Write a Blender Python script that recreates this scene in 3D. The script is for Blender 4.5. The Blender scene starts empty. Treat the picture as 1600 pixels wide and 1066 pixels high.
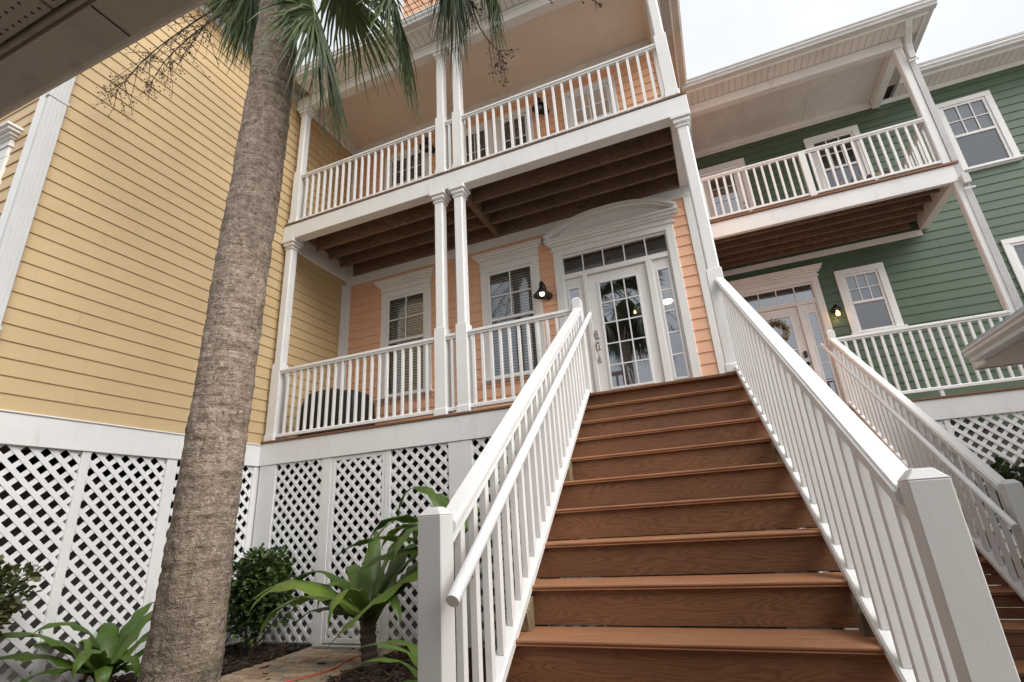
import bpy, bmesh, math, random
from mathutils import Vector, Matrix, noise as mnoise
random.seed(7)
SC = bpy.context.scene
COL = SC.collection

# ------------------------------------------------------------------ camera
cam_d = bpy.data.cameras.new('camera'); cam = bpy.data.objects.new('camera', cam_d); COL.objects.link(cam)
cam_d.sensor_width = 36; cam_d.sensor_fit = 'HORIZONTAL'; cam_d.lens = 788.341/1600*36
cam_d.clip_start = 0.05; cam_d.clip_end = 500
def cam_axes(yaw, pit, roll):
    f = Vector((math.sin(yaw)*math.cos(pit), math.cos(yaw)*math.cos(pit), math.sin(pit)))
    r = Vector((math.cos(yaw), -math.sin(yaw), 0)); u = r.cross(f)
    return math.cos(roll)*r+math.sin(roll)*u, -math.sin(roll)*r+math.cos(roll)*u, f
_r, _u, _f = cam_axes(*[math.radians(a) for a in (-20.98891, 19.72357, -3.68497)])
CAMP = Vector((5.408, -4.875, -1.157))
cam.matrix_world = Matrix(((_r.x, _u.x, -_f.x, CAMP.x), (_r.y, _u.y, -_f.y, CAMP.y), (_r.z, _u.z, -_f.z, CAMP.z), (0, 0, 0, 1)))
SC.camera = cam

# ------------------------------------------------------------------ sky, sun, exposure
W_ = bpy.data.worlds.new('World'); SC.world = W_; W_.use_nodes = True
nt = W_.node_tree; nt.nodes.clear()
out = nt.nodes.new('ShaderNodeOutputWorld'); bg = nt.nodes.new('ShaderNodeBackground')
sky = nt.nodes.new('ShaderNodeTexSky'); sky.sky_type = 'NISHITA'; sky.sun_disc = False
SUN_EL, SUN_AZ = math.radians(43), math.radians(110)       # azimuth clockwise from +y
sky.sun_elevation = SUN_EL; sky.sun_rotation = SUN_AZ
sky.air_density = 1.5; sky.dust_density = 8.0; sky.ozone_density = 1.0
hs = nt.nodes.new('ShaderNodeHueSaturation'); hs.inputs['Saturation'].default_value = 0.10
tc = nt.nodes.new('ShaderNodeTexCoord'); cn = nt.nodes.new('ShaderNodeTexNoise')
cn.inputs['Scale'].default_value = 2.2; cn.inputs['Detail'].default_value = 5; cn.inputs['Roughness'].default_value = 0.55
cr = nt.nodes.new('ShaderNodeMapRange'); cr.inputs[1].default_value = 0.3; cr.inputs[2].default_value = 0.7
cr.inputs[3].default_value = 0.76; cr.inputs[4].default_value = 1.10
mx = nt.nodes.new('ShaderNodeMix'); mx.data_type = 'RGBA'; mx.blend_type = 'MULTIPLY'; mx.inputs[0].default_value = 1.0
nt.links.new(tc.outputs['Generated'], cn.inputs['Vector']); nt.links.new(cn.outputs['Fac'], cr.inputs[0])
ov = nt.nodes.new('ShaderNodeMix'); ov.data_type = 'RGBA'; ov.inputs[0].default_value = 0.85; ov.inputs[7].default_value = (3.25, 3.34, 3.48, 1)   # overcast layer over the clear sky
nt.links.new(sky.outputs[0], hs.inputs['Color']); nt.links.new(hs.outputs[0], ov.inputs[6]); nt.links.new(ov.outputs[2], mx.inputs[6]); nt.links.new(cr.outputs[0], mx.inputs[7])
nt.links.new(mx.outputs[2], bg.inputs['Color']); nt.links.new(bg.outputs[0], out.inputs[0])
bg.inputs['Strength'].default_value = 0.15
sun_d = bpy.data.lights.new('sun', 'SUN'); sun = bpy.data.objects.new('sun', sun_d); COL.objects.link(sun)
sun_d.energy = 1.5; sun_d.angle = math.radians(45); sun_d.color = (1.0, 0.97, 0.93)
sd = Vector((math.sin(SUN_AZ)*math.cos(SUN_EL), math.cos(SUN_AZ)*math.cos(SUN_EL), math.sin(SUN_EL)))
sun.rotation_euler = sd.to_track_quat('Z', 'Y').to_euler()
SC.view_settings.view_transform = 'Standard'; SC.view_settings.look = 'None'
SC.view_settings.exposure = 1.08; SC.view_settings.gamma = 1.0
SC.cycles.max_bounces = 10; SC.cycles.diffuse_bounces = 6; SC.cycles.transparent_max_bounces = 16
SC.cycles.use_denoising = True

# ------------------------------------------------------------------ materials
class NT:
    def __init__(s, name):
        s.m = bpy.data.materials.new(name); s.m.use_nodes = True; s.t = s.m.node_tree; s.t.nodes.clear()
        s.out = s.n('OutputMaterial'); s.b = s.n('BsdfPrincipled'); s.l(s.b.outputs[0], s.out.inputs[0])
    def n(s, k): return s.t.nodes.new('ShaderNode'+k)
    def l(s, a, b): s.t.links.new(a, b)
    def coord(s, scale=(1, 1, 1), rnd=0):
        tc = s.n('TexCoord'); mp = s.n('Mapping'); mp.inputs['Scale'].default_value = scale
        if rnd:
            oi = s.n('ObjectInfo'); ml = s.n('Math'); ml.operation = 'MULTIPLY'; ml.inputs[1].default_value = rnd
            ad = s.n('VectorMath'); ad.operation = 'ADD'
            s.l(oi.outputs['Random'], ml.inputs[0]); s.l(tc.outputs['Object'], ad.inputs[0]); s.l(ml.outputs[0], ad.inputs[1])
            s.l(ad.outputs[0], mp.inputs['Vector'])
        else: s.l(tc.outputs['Object'], mp.inputs['Vector'])
        return mp.outputs[0]
    def noise(s, vec, scale, detail=4, rough=0.55, dist=0):
        x = s.n('TexNoise'); s.l(vec, x.inputs['Vector']); x.inputs['Scale'].default_value = scale
        x.inputs['Detail'].default_value = detail; x.inputs['Roughness'].default_value = rough; x.inputs['Distortion'].default_value = dist
        return x.outputs['Fac']
    def ramp(s, fac, stops):
        r = s.n('ValToRGB'); s.l(fac, r.inputs[0]); e = r.color_ramp.elements
        while len(e) < len(stops): e.new(0.5)
        for q, (p, c) in zip(e, stops): q.position = p; q.color = (*c, 1) if len(c) == 3 else c
        return r.outputs[0]
    def mix(s, fac, a, b, mode='MIX'):
        m = s.n('Mix'); m.data_type = 'RGBA'; m.blend_type = mode
        for sock, v in ((m.inputs[0], fac), (m.inputs[6], a), (m.inputs[7], b)):
            if isinstance(v, (int, float)): sock.default_value = v
            elif isinstance(v, tuple): sock.default_value = (*v, 1)
            else: s.l(v, sock)
        return m.outputs[2]
    def rng(s, v, a, b, c, d):
        r = s.n('MapRange'); s.l(v, r.inputs[0])
        for i, q in enumerate((a, b, c, d)): r.inputs[i+1].default_value = q
        return r.outputs[0]
    def bump(s, h, strength, dist=0.01):
        b = s.n('Bump'); b.inputs['Strength'].default_value = strength; b.inputs['Distance'].default_value = dist
        s.l(h, b.inputs['Height']); s.l(b.outputs[0], s.b.inputs['Normal'])
    def col(s, c):
        if isinstance(c, tuple): s.b.inputs['Base Color'].default_value = (*c, 1)
        else: s.l(c, s.b.inputs['Base Color'])
    def rough(s, r):
        if isinstance(r, (int, float)): s.b.inputs['Roughness'].default_value = r
        else: s.l(r, s.b.inputs['Roughness'])

def paint(name, c, rough=0.45, var=0.08, grain=(40, 40, 3), gb=0.12, dirt=0.25, dirtc=(0.30, 0.26, 0.20)):
    m = NT(name); v = m.coord(rnd=7)
    big = m.noise(v, 1.7, 4); k = m.rng(big, 0.3, 0.7, 1-var, 1+var*0.4)
    base = m.mix(1.0, c, k, 'MULTIPLY')
    d = m.noise(m.coord((3, 3, 0.9), rnd=5), 2.6, 7, 0.65, 0.6); df = m.rng(d, 0.56, 0.78, 0, dirt)
    m.col(m.mix(df, base, dirtc))
    g = m.noise(m.coord(grain, rnd=5), 1.0, 5, 0.6); f = m.noise(v, 160, 2)
    hsum = m.mix(0.35, g, f); m.bump(hsum, gb, 0.006)
    m.rough(m.rng(big, 0.3, 0.7, rough-0.07, rough+0.1)); return m.m

def wood_grain(name, light, dark, scale=(1.3, 5, 9), rough=0.6, dist=5.5):
    m = NT(name); v = m.coord(scale, rnd=37)
    cont = m.noise(v, 1.0, 1.2, 0.35, 0.25); ml = m.n('Math'); ml.operation = 'MULTIPLY'; ml.inputs[1].default_value = dist*18; m.l(cont, ml.inputs[0])
    w = m.n('Math'); w.operation = 'SINE'; m.l(ml.outputs[0], w.inputs[0])          # contour lines of a stretched noise: flat-sawn grain
    fine = m.noise(m.coord((4, 60, 90), rnd=11), 1.0, 4)
    ws = m.rng(w.outputs[0], -1.0, 0.35, 0, 1); c = m.mix(ws, dark, light)
    c = m.mix(m.rng(fine, 0.35, 0.7, 0.0, 0.45), c, dark)
    big = m.noise(m.coord(rnd=3), 1.3, 5, 0.65); c = m.mix(1.0, c, m.rng(big, 0.3, 0.7, 0.8, 1.12), 'MULTIPLY')
    oi = m.n('ObjectInfo'); c = m.mix(1.0, c, m.rng(oi.outputs['Random'], 0, 1, 0.88, 1.08), 'MULTIPLY')
    m.col(c); m.bump(m.mix(0.5, ws, fine), 0.22, 0.004); m.rough(rough); return m.m

YEL, PEA, GRN = (0.565, 0.412, 0.222), (0.76, 0.435, 0.275), (0.078, 0.124, 0.074)
SIDG = (2.2, 2.2, 70)
M_YEL = paint('yellow_siding', YEL, 0.5, 0.05, SIDG, 0.10, 0.10)
M_PEA = paint('peach_siding', PEA, 0.5, 0.05, SIDG, 0.10, 0.08)
M_GRN = paint('green_siding', GRN, 0.45, 0.10, SIDG, 0.10, 0.06)
M_WHT = paint('white_paint', (0.79, 0.785, 0.775), 0.38, 0.05, (30, 30, 2.5), 0.12, 0.26)
M_TRIM = paint('white_trim', (0.78, 0.765, 0.74), 0.42, 0.06, (2.5, 2.5, 40), 0.08, 0.18)
M_VINYL = paint('white_vinyl', (0.80, 0.80, 0.80), 0.30, 0.03, (6, 6, 6), 0.05, 0.24)
M_POST = paint('painted_post', (0.70, 0.70, 0.69), 0.40, 0.07, (34, 34, 2.0), 0.16, 0.14)
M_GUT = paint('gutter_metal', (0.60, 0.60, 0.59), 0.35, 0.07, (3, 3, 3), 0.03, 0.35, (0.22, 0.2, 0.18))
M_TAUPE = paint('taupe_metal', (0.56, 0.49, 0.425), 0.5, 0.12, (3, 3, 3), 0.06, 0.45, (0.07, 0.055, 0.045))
M_CEIL = paint('beige_ceiling', (0.86, 0.765, 0.665), 0.6, 0.06, (3, 3, 3), 0.05, 0.2)
M_BEAD0 = paint('bead_white', (0.62, 0.60, 0.58), 0.5, 0.05, (3, 3, 3), 0.05, 0.15)
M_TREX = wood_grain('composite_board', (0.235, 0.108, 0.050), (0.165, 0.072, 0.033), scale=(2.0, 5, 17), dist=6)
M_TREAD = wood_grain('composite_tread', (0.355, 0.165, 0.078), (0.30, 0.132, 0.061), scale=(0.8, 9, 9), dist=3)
M_JOIST = wood_grain('dark_lumber', (0.25, 0.155, 0.10), (0.13, 0.078, 0.05), scale=(1.6, 8, 14), rough=0.75)
M_PT = wood_grain('treated_lumber', (0.25, 0.18, 0.10), (0.12, 0.085, 0.05), scale=(6, 6, 1.2), rough=0.8)

def flat(name, c, rough=0.5, metal=0.0, var=0.1):
    m = NT(name); n_ = m.noise(m.coord(rnd=3), 9, 4); m.col(m.mix(1.0, c, m.rng(n_, 0.3, 0.7, 1-var, 1+var), 'MULTIPLY'))
    m.rough(m.rng(n_, 0.3, 0.7, rough*0.85, min(1, rough*1.15))); m.b.inputs['Metallic'].default_value = metal; return m.m
M_BLK = flat('black_metal', (0.018, 0.018, 0.018), 0.45)
M_BRNZ = flat('dark_bronze', (0.03, 0.027, 0.022), 0.35, 0.6)
M_NICK = flat('brushed_nickel', (0.50, 0.47, 0.42), 0.32, 0.9)
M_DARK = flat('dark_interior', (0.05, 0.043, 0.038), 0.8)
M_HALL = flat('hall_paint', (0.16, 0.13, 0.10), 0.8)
M_BLIND = flat('blind_slat', (0.56, 0.54, 0.46), 0.6)
M_CURT = flat('curtain_cloth', (0.34, 0.34, 0.33), 0.9)
M_CURTD = flat('dark_curtain', (0.12, 0.085, 0.07), 0.9, 0, 0.3)
M_ROOF = flat('grey_shingle', (0.11, 0.105, 0.10), 0.85, 0, 0.25)
M_TIN = flat('metal_roofing', (0.24, 0.26, 0.28), 0.35, 0.7)
M_CBLK = flat('block_wall', (0.26, 0.23, 0.21), 0.9)
M_HOSE = flat('orange_rubber', (0.55, 0.09, 0.03), 0.5)
M_BAMB = flat('pale_cane', (0.42, 0.33, 0.20), 0.6)
M_BRWN = flat('brown_wood', (0.10, 0.05, 0.03), 0.6)

def cover_mat():
    m = NT('black_cover_cloth'); n_ = m.noise(m.coord(), 6, 5, 0.6, 0.8); m.col((0.012, 0.011, 0.012)); m.bump(n_, 0.5, 0.03); m.rough(0.6); return m.m
M_COVER = cover_mat()

def glass_mat(name='window_glass', tint=(0.75, 0.78, 0.78), base=0.10):
    m = NT(name); t = m.n('BsdfTransparent'); t.inputs[0].default_value = (*tint, 1)
    g = m.n('BsdfGlossy'); g.inputs['Roughness'].default_value = 0.02; g.inputs[0].default_value = (0.92, 0.95, 1.0, 1)
    fr = m.n('Fresnel'); fr.inputs[0].default_value = 1.55
    ad = m.n('Math'); ad.operation = 'ADD'; ad.inputs[1].default_value = base; ad.use_clamp = True; m.l(fr.outputs[0], ad.inputs[0])
    w = m.noise(m.coord(), 1.5, 2); bp = m.n('Bump'); bp.inputs['Strength'].default_value = 0.02; bp.inputs['Distance'].default_value = 0.02
    m.l(w, bp.inputs['Height']); m.l(bp.outputs[0], g.inputs['Normal'])
    mx = m.n('MixShader'); m.l(ad.outputs[0], mx.inputs[0]); m.l(t.outputs[0], mx.inputs[1]); m.l(g.outputs[0], mx.inputs[2])
    m.l(mx.outputs[0], m.out.inputs[0]); return m.m
M_GLASS = glass_mat(base=0.12)
M_GLASSD = glass_mat('door_glass', base=0.26)

def emit(name, c, s):
    m = NT(name); e = m.n('Emission'); e.inputs[0].default_value = (*c, 1); e.inputs[1].default_value = s; m.l(e.outputs[0], m.out.inputs[0]); return m.m
M_BULB = emit('lit_bulb', (1.0, 0.86, 0.66), 2.2)
M_WARM = emit('amber_bulb', (1.0, 0.55, 0.18), 5.0)

def perf():
    m = NT('perforated_soffit'); v = m.coord((1/0.032, 1/0.032, 1)); fr = m.n('VectorMath'); fr.operation = 'FRACTION'; m.l(v, fr.inputs[0])
    sb = m.n('VectorMath'); sb.operation = 'SUBTRACT'; sb.inputs[1].default_value = (0.5, 0.5, 0); m.l(fr.outputs[0], sb.inputs[0])
    sp = m.n('SeparateXYZ'); m.l(sb.outputs[0], sp.inputs[0]); cb = m.n('CombineXYZ'); m.l(sp.outputs[0], cb.inputs[0]); m.l(sp.outputs[1], cb.inputs[1])
    ln = m.n('VectorMath'); ln.operation = 'LENGTH'; m.l(cb.outputs[0], ln.inputs[0])
    f = m.rng(ln.outputs['Value'], 0.13, 0.17, 0, 1); m.col(m.mix(f, (0.01, 0.01, 0.01), (0.55, 0.49, 0.41))); m.rough(0.5); return m.m
M_PERF = perf()

def ribbed(name, axis, pitch, c, depth=0.5):
    m = NT(name); tcx = m.n('TexCoord'); sp = m.n('SeparateXYZ'); m.l(tcx.outputs['Object'], sp.inputs[0])
    ml = m.n('Math'); ml.operation = 'MULTIPLY'; ml.inputs[1].default_value = 1/pitch; m.l(sp.outputs[axis], ml.inputs[0])
    fr = m.n('Math'); fr.operation = 'FRACT'; m.l(ml.outputs[0], fr.inputs[0])
    g = m.n('Math'); g.operation = 'PINGPONG'; g.inputs[1].default_value = 0.5; m.l(fr.outputs[0], g.inputs[0])
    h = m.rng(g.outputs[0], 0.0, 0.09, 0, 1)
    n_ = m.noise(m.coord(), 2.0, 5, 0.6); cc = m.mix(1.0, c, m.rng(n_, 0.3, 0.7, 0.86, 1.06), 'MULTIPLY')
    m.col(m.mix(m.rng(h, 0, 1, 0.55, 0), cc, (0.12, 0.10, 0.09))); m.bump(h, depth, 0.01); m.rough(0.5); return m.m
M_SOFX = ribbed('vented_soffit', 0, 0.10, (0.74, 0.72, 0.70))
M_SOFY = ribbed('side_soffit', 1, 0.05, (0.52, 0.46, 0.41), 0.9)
M_BEADX = ribbed('beadboard', 0, 0.045, (0.84, 0.83, 0.82), 0.3)

def bark():
    m = NT('palm_bark'); v = m.coord()
    crack = m.noise(m.coord((26, 26, 5)), 1.0, 6, 0.7, 0.5); band = m.noise(m.coord((2.0, 2.0, 34)), 1.0, 6, 0.68, 0.5)
    lump = m.noise(m.coord((1, 1, 1.8)), 11, 6, 0.68, 0.8); fleck = m.noise(m.coord((1, 1, 1.3)), 38, 3, 0.7, 1.0); big = m.noise(v, 2.0, 4, 0.6)
    h = m.mix(0.42, m.mix(0.5, band, crack), lump)
    c = m.ramp(h, [(0.36, (0.075, 0.053, 0.039)), (0.45, (0.22, 0.163, 0.122)), (0.53, (0.35, 0.27, 0.21)), (0.63, (0.50, 0.40, 0.32))])
    c = m.mix(m.rng(fleck, 0.57, 0.66, 0, 0.8), c, (0.56, 0.475, 0.40)); c = m.mix(m.rng(fleck, 0.32, 0.44, 0.8, 0), c, (0.06, 0.043, 0.032))
    c = m.mix(1.0, c, m.rng(big, 0.3, 0.7, 0.8, 1.2), 'MULTIPLY')
    tcx = m.n('TexCoord'); sp = m.n('SeparateXYZ'); m.l(tcx.outputs['Object'], sp.inputs[0])
    low = m.rng(sp.outputs[2], 0.2, 1.6, 1, 0); mossn = m.rng(m.noise(v, 5, 6, 0.7), 0.45, 0.66, 0.1, 0.6)
    mm = m.n('Math'); mm.operation = 'MULTIPLY'; m.l(low, mm.inputs[0]); m.l(mossn, mm.inputs[1])
    c = m.mix(mm.outputs[0], c, (0.135, 0.125, 0.06)); m.col(c)
    m.bump(m.mix(0.35, h, fleck), 1.0, 0.045); m.rough(0.9); return m.m
M_BARK = bark()

def leaf(name, c1, c2, rough=0.4, trans=0.25, vein=0):
    m = NT(name); g = m.n('NewGeometry'); n_ = m.noise(m.coord(), 3.5, 4)
    c = m.mix(g.outputs['Random Per Island'], c1, c2); c = m.mix(1.0, c, m.rng(n_, 0.3, 0.7, 0.75, 1.2), 'MULTIPLY')
    m.col(c); m.rough(rough); t = m.n('BsdfTranslucent'); m.l(c, t.inputs[0])
    mx = m.n('MixShader'); mx.inputs[0].default_value = trans; m.l(m.b.outputs[0], mx.inputs[1]); m.l(t.outputs[0], mx.inputs[2]); m.l(mx.outputs[0], m.out.inputs[0])
    return m.m
M_FROND = leaf('palm_leaf', (0.038, 0.066, 0.018), (0.095, 0.130, 0.042), 0.45, 0.22)
M_STRAP = leaf('strap_leaf', (0.050, 0.105, 0.016), (0.135, 0.215, 0.030), 0.42, 0.28)
M_STRAPD = leaf('dark_strap_leaf', (0.045, 0.092, 0.016), (0.16, 0.24, 0.032), 0.42, 0.28)
M_DRYL = leaf('withered_leaf', (0.14, 0.085, 0.04), (0.30, 0.20, 0.09), 0.7, 0.2)
M_RIB = leaf('leaf_midrib', (0.16, 0.27, 0.07), (0.22, 0.33, 0.09), 0.4, 0.2)
M_BUSH = leaf('bush_leaf', (0.022, 0.050, 0.014), (0.085, 0.125, 0.030), 0.35, 0.15)
M_BUSHR = leaf('reddish_bush_leaf', (0.035, 0.065, 0.016), (0.125, 0.125, 0.035), 0.4, 0.2)
M_STALK = flat('dry_stalk', (0.045, 0.028, 0.020), 0.8, 0, 0.2)
M_STEM = flat('plant_stem', (0.075, 0.055, 0.038), 0.9, 0, 0.35)

def island(name, stops, rough=0.85, bumpn=30, bs=0.3):
    m = NT(name); g = m.n('NewGeometry'); c = m.ramp(g.outputs['Random Per Island'], stops)
    n_ = m.noise(m.coord(), bumpn, 5, 0.65); c = m.mix(1.0, c, m.rng(n_, 0.3, 0.7, 0.7, 1.2), 'MULTIPLY'); m.col(c); m.bump(n_, bs, 0.01); m.rough(rough); return m.m
M_BRICK = island('paver_brick', [(0, (0.30, 0.22, 0.145)), (0.35, (0.40, 0.30, 0.20)), (0.6, (0.27, 0.165, 0.11)), (0.8, (0.20, 0.165, 0.13)), (1, (0.36, 0.29, 0.21))])
M_CHIP = island('mulch_chip', [(0, (0.018, 0.010, 0.007)), (0.5, (0.045, 0.024, 0.016)), (1, (0.085, 0.045, 0.028))])
def soil():
    m = NT('dark_soil'); n_ = m.noise(m.coord(), 26, 8, 0.7); m.col(m.ramp(n_, [(0.3, (0.014, 0.009, 0.006)), (0.6, (0.045, 0.026, 0.018)), (0.8, (0.08, 0.05, 0.035))])); m.bump(n_, 1.0, 0.04); m.rough(0.95); return m.m
M_SOIL = soil()
M_SAND = flat('paver_sand', (0.37, 0.33, 0.28), 0.95, 0, 0.3)
M_CONC = flat('pale_concrete', (0.33, 0.31, 0.28), 0.9, 0, 0.15)
M_WREATH = island('dried_flower', [(0, (0.50, 0.44, 0.33)), (0.3, (0.17, 0.11, 0.06)), (0.5, (0.65, 0.60, 0.50)), (0.75, (0.35, 0.25, 0.13)), (0.88, (0.10, 0.075, 0.04)), (1, (0.55, 0.5, 0.42))])

# ------------------------------------------------------------------ mesh builder
class MB:
    def __init__(s): s.v = []; s.f = []
    def add(s, vs, fs):
        o = len(s.v); s.v += [tuple(v) for v in vs]; s.f += [tuple(i+o for i in f) for f in fs]; return s
    def box(s, x0, x1, y0, y1, z0, z1):
        if x0 > x1: x0, x1 = x1, x0
        if y0 > y1: y0, y1 = y1, y0
        if z0 > z1: z0, z1 = z1, z0
        return s.add([(x0, y0, z0), (x1, y0, z0), (x1, y1, z0), (x0, y1, z0), (x0, y0, z1), (x1, y0, z1), (x1, y1, z1), (x0, y1, z1)],
                     [(0, 3, 2, 1), (4, 5, 6, 7), (0, 1, 5, 4), (1, 2, 6, 5), (2, 3, 7, 6), (3, 0, 4, 7)])
    def prism(s, poly, ax, a, b):
        def P(p, t): return {'x': (t, p[0], p[1]), 'y': (p[0], t, p[1]), 'z': (p[0], p[1], t)}[ax]
        n = len(poly); vs = [P(p, a) for p in poly]+[P(p, b) for p in poly]
        return s.add(vs, [tuple(range(n-1, -1, -1)), tuple(range(n, 2*n))]+[(i, (i+1) % n, n+(i+1) % n, n+i) for i in range(n)])
    def sweep(s, prof, p, q):
        """profile (side, up) carried from p to q; side is horizontal, up is z"""
        p = Vector(p); q = Vector(q); d = q-p; sd = Vector((d.y, -d.x, 0)).normalized(); n = len(prof)
        vs = [p+sd*a+Vector((0, 0, b)) for a, b in prof]+[q+sd*a+Vector((0, 0, b)) for a, b in prof]
        return s.add(vs, [tuple(range(n-1, -1, -1)), tuple(range(n, 2*n))]+[(i, (i+1) % n, n+(i+1) % n, n+i) for i in range(n)])
    def tube(s, pts, rad, n=8, cap=True):
        pts = [Vector(p) for p in pts]; m = len(pts); rad = rad if isinstance(rad, (list, tuple)) else [rad]*m
        rings = []; up = Vector((0.31, 0.17, 0.93))
        for i, p in enumerate(pts):
            t = (pts[min(i+1, m-1)]-pts[max(i-1, 0)]).normalized(); a = t.cross(up)
            if a.length < 1e-3: a = t.cross(Vector((1, 0, 0)))
            a.normalize(); b = t.cross(a)
            rings.append([p+rad[i]*(math.cos(2*math.pi*k/n)*a+math.sin(2*math.pi*k/n)*b) for k in range(n)])
        fs = []
        for i in range(m-1):
            for k in range(n): fs.append((i*n+k, i*n+(k+1) % n, (i+1)*n+(k+1) % n, (i+1)*n+k))
        if cap: fs += [tuple(range(n-1, -1, -1)), tuple((m-1)*n+k for k in range(n))]
        return s.add([v for r in rings for v in r], fs)
    def lathe(s, c, prof, n=24, axis=None):
        """prof: (radius, height) round z at c"""
        c = Vector(c); vs = []; m = len(prof)
        for r, h in prof:
            for k in range(n): vs.append(c+Vector((r*math.cos(2*math.pi*k/n), r*math.sin(2*math.pi*k/n), h)))
        return s.add(vs, [(i*n+k, i*n+(k+1) % n, (i+1)*n+(k+1) % n, (i+1)*n+k) for i in range(m-1) for k in range(n)])
    def octa(s, c, r):
        x, y, z = c
        return s.add([(x+r, y, z), (x-r, y, z), (x, y+r, z), (x, y-r, z), (x, y, z+r), (x, y, z-r)],
                     [(0, 2, 4), (2, 1, 4), (1, 3, 4), (3, 0, 4), (2, 0, 5), (1, 2, 5), (3, 1, 5), (0, 3, 5)])

def boxes(name, lst, mat, parent, bevel=0.0):
    for b in lst: part(name, MB().box(*b), mat, parent, bevel=bevel)
WL = {}
def thing(name, label, cat, loc=(0, 0, 0), group=None):
    o = bpy.data.objects.new(name, None); COL.objects.link(o); o.location = loc; o.empty_display_size = 0.2
    o['label'] = label; o['category'] = cat
    if group: o['group'] = group
    WL[o.name] = Vector(loc); return o
def mesh_obj(name, mb, mat, origin, smooth=False, bevel=0.0, seg=1):
    me = bpy.data.meshes.new(name); o0 = Vector(origin)
    me.from_pydata([tuple(Vector(v)-o0) for v in mb.v], [], mb.f); me.materials.append(mat)
    bm = bmesh.new(); bm.from_mesh(me); bmesh.ops.recalc_face_normals(bm, faces=bm.faces); bm.to_mesh(me); bm.free()
    if smooth:
        for p in me.polygons: p.use_smooth = True
    o = bpy.data.objects.new(name, me); COL.objects.link(o)
    if bevel:
        b = o.modifiers.new('bevel', 'BEVEL'); b.width = bevel; b.segments = seg; b.limit_method = 'ANGLE'; b.angle_limit = math.radians(40)
    return o
def part(name, mb, mat, parent, label=None, smooth=False, bevel=0.0, seg=1, kind=None):
    o = mesh_obj(name, mb, mat, WL[parent.name], smooth, bevel, seg); o.parent = parent; WL[o.name] = WL[parent.name]
    if label: o['label'] = label
    if kind: o['kind'] = kind
    return o
def solo(name, mb, mat, label, cat, loc, group=None, smooth=False, bevel=0.0, kind=None):
    o = mesh_obj(name, mb, mat, loc, smooth, bevel); o.location = loc
    if kind: o['kind'] = kind
    else:
        o['label'] = label; o['category'] = cat
        if group: o['group'] = group
    WL[o.name] = Vector(loc); return o
def copies(name, mb, mat, parent, spots, **kw):
    """mb is built round the origin; one child per world spot, all sharing one mesh"""
    first = mesh_obj(name, mb, mat, (0, 0, 0), **kw); base = WL[parent.name]
    for i, p in enumerate(spots):
        o = first if i == 0 else first.copy()
        if i: COL.objects.link(o)
        o.parent = parent; o.location = Vector(p)-base
    return first

def siding(mb, ax, plane, u0, u1, z0, z1, out, holes=(), e=0.147, zref=0.0, lip=0.013):
    """lap siding on plane ax=const ('x' or 'y'); out = +1/-1 outward along that axis; holes (u0,u1,z0,z1)"""
    def P(u, o, z): return (plane+out*o, u, z) if ax == 'x' else (u, plane+out*o, z)
    k = math.floor((z0-zref)/e)
    while zref+k*e < z1-1e-6:
        a, b = zref+k*e, zref+(k+1)*e; k += 1
        cuts = sorted({max(a, z0), min(b, z1)} | {h[i] for h in holes for i in (2, 3) if max(a, z0) < h[i] < min(b, z1)})
        for c0, c1 in zip(cuts, cuts[1:]):
            if c1-c0 < 1e-5: continue
            mid = (c0+c1)/2; spans = [(u0, u1)]
            for h in holes:
                if h[2] < mid < h[3]:
                    ns = []
                    for s0, s1 in spans:
                        if h[1] <= s0 or h[0] >= s1: ns.append((s0, s1)); continue
                        if h[0] > s0: ns.append((s0, h[0]))
                        if h[1] < s1: ns.append((h[1], s1))
                    spans = ns
            o0 = lip-(lip-0.002)*(c0-a)/e; o1 = lip-(lip-0.002)*(c1-a)/e
            jr = random.Random(k*7+int(plane*100)); j = u0+jr.uniform(0.4, 3.4); cutj = []
            while j < u1: cutj.append(j); j += jr.choice((2.4, 3.0, 3.66))
            for cj in cutj:
                spans = [q for s0, s1 in spans for q in (((s0, cj-0.0012), (cj+0.0012, s1)) if s0+0.01 < cj < s1-0.01 else ((s0, s1),))]
            for cj in cutj:
                if any(h[0] < cj < h[1] and h[2] < mid < h[3] for h in holes): continue
                mb.add([P(cj-0.012, -0.004, c0), P(cj+0.012, -0.004, c0), P(cj+0.012, -0.004, c1), P(cj-0.012, -0.004, c1)], [(0, 1, 2, 3)])
            for s0, s1 in spans:
                mb.add([P(s0, o0, c0), P(s1, o0, c0), P(s1, o1, c1), P(s0, o1, c1)], [(0, 1, 2, 3)])
                if abs(c0-a) < 1e-6 or c0 == cuts[0]:
                    mb.add([P(s0, -0.004, c0), P(s1, -0.004, c0), P(s1, o0, c0), P(s0, o0, c0)], [(0, 1, 2, 3)])
    return mb

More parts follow.
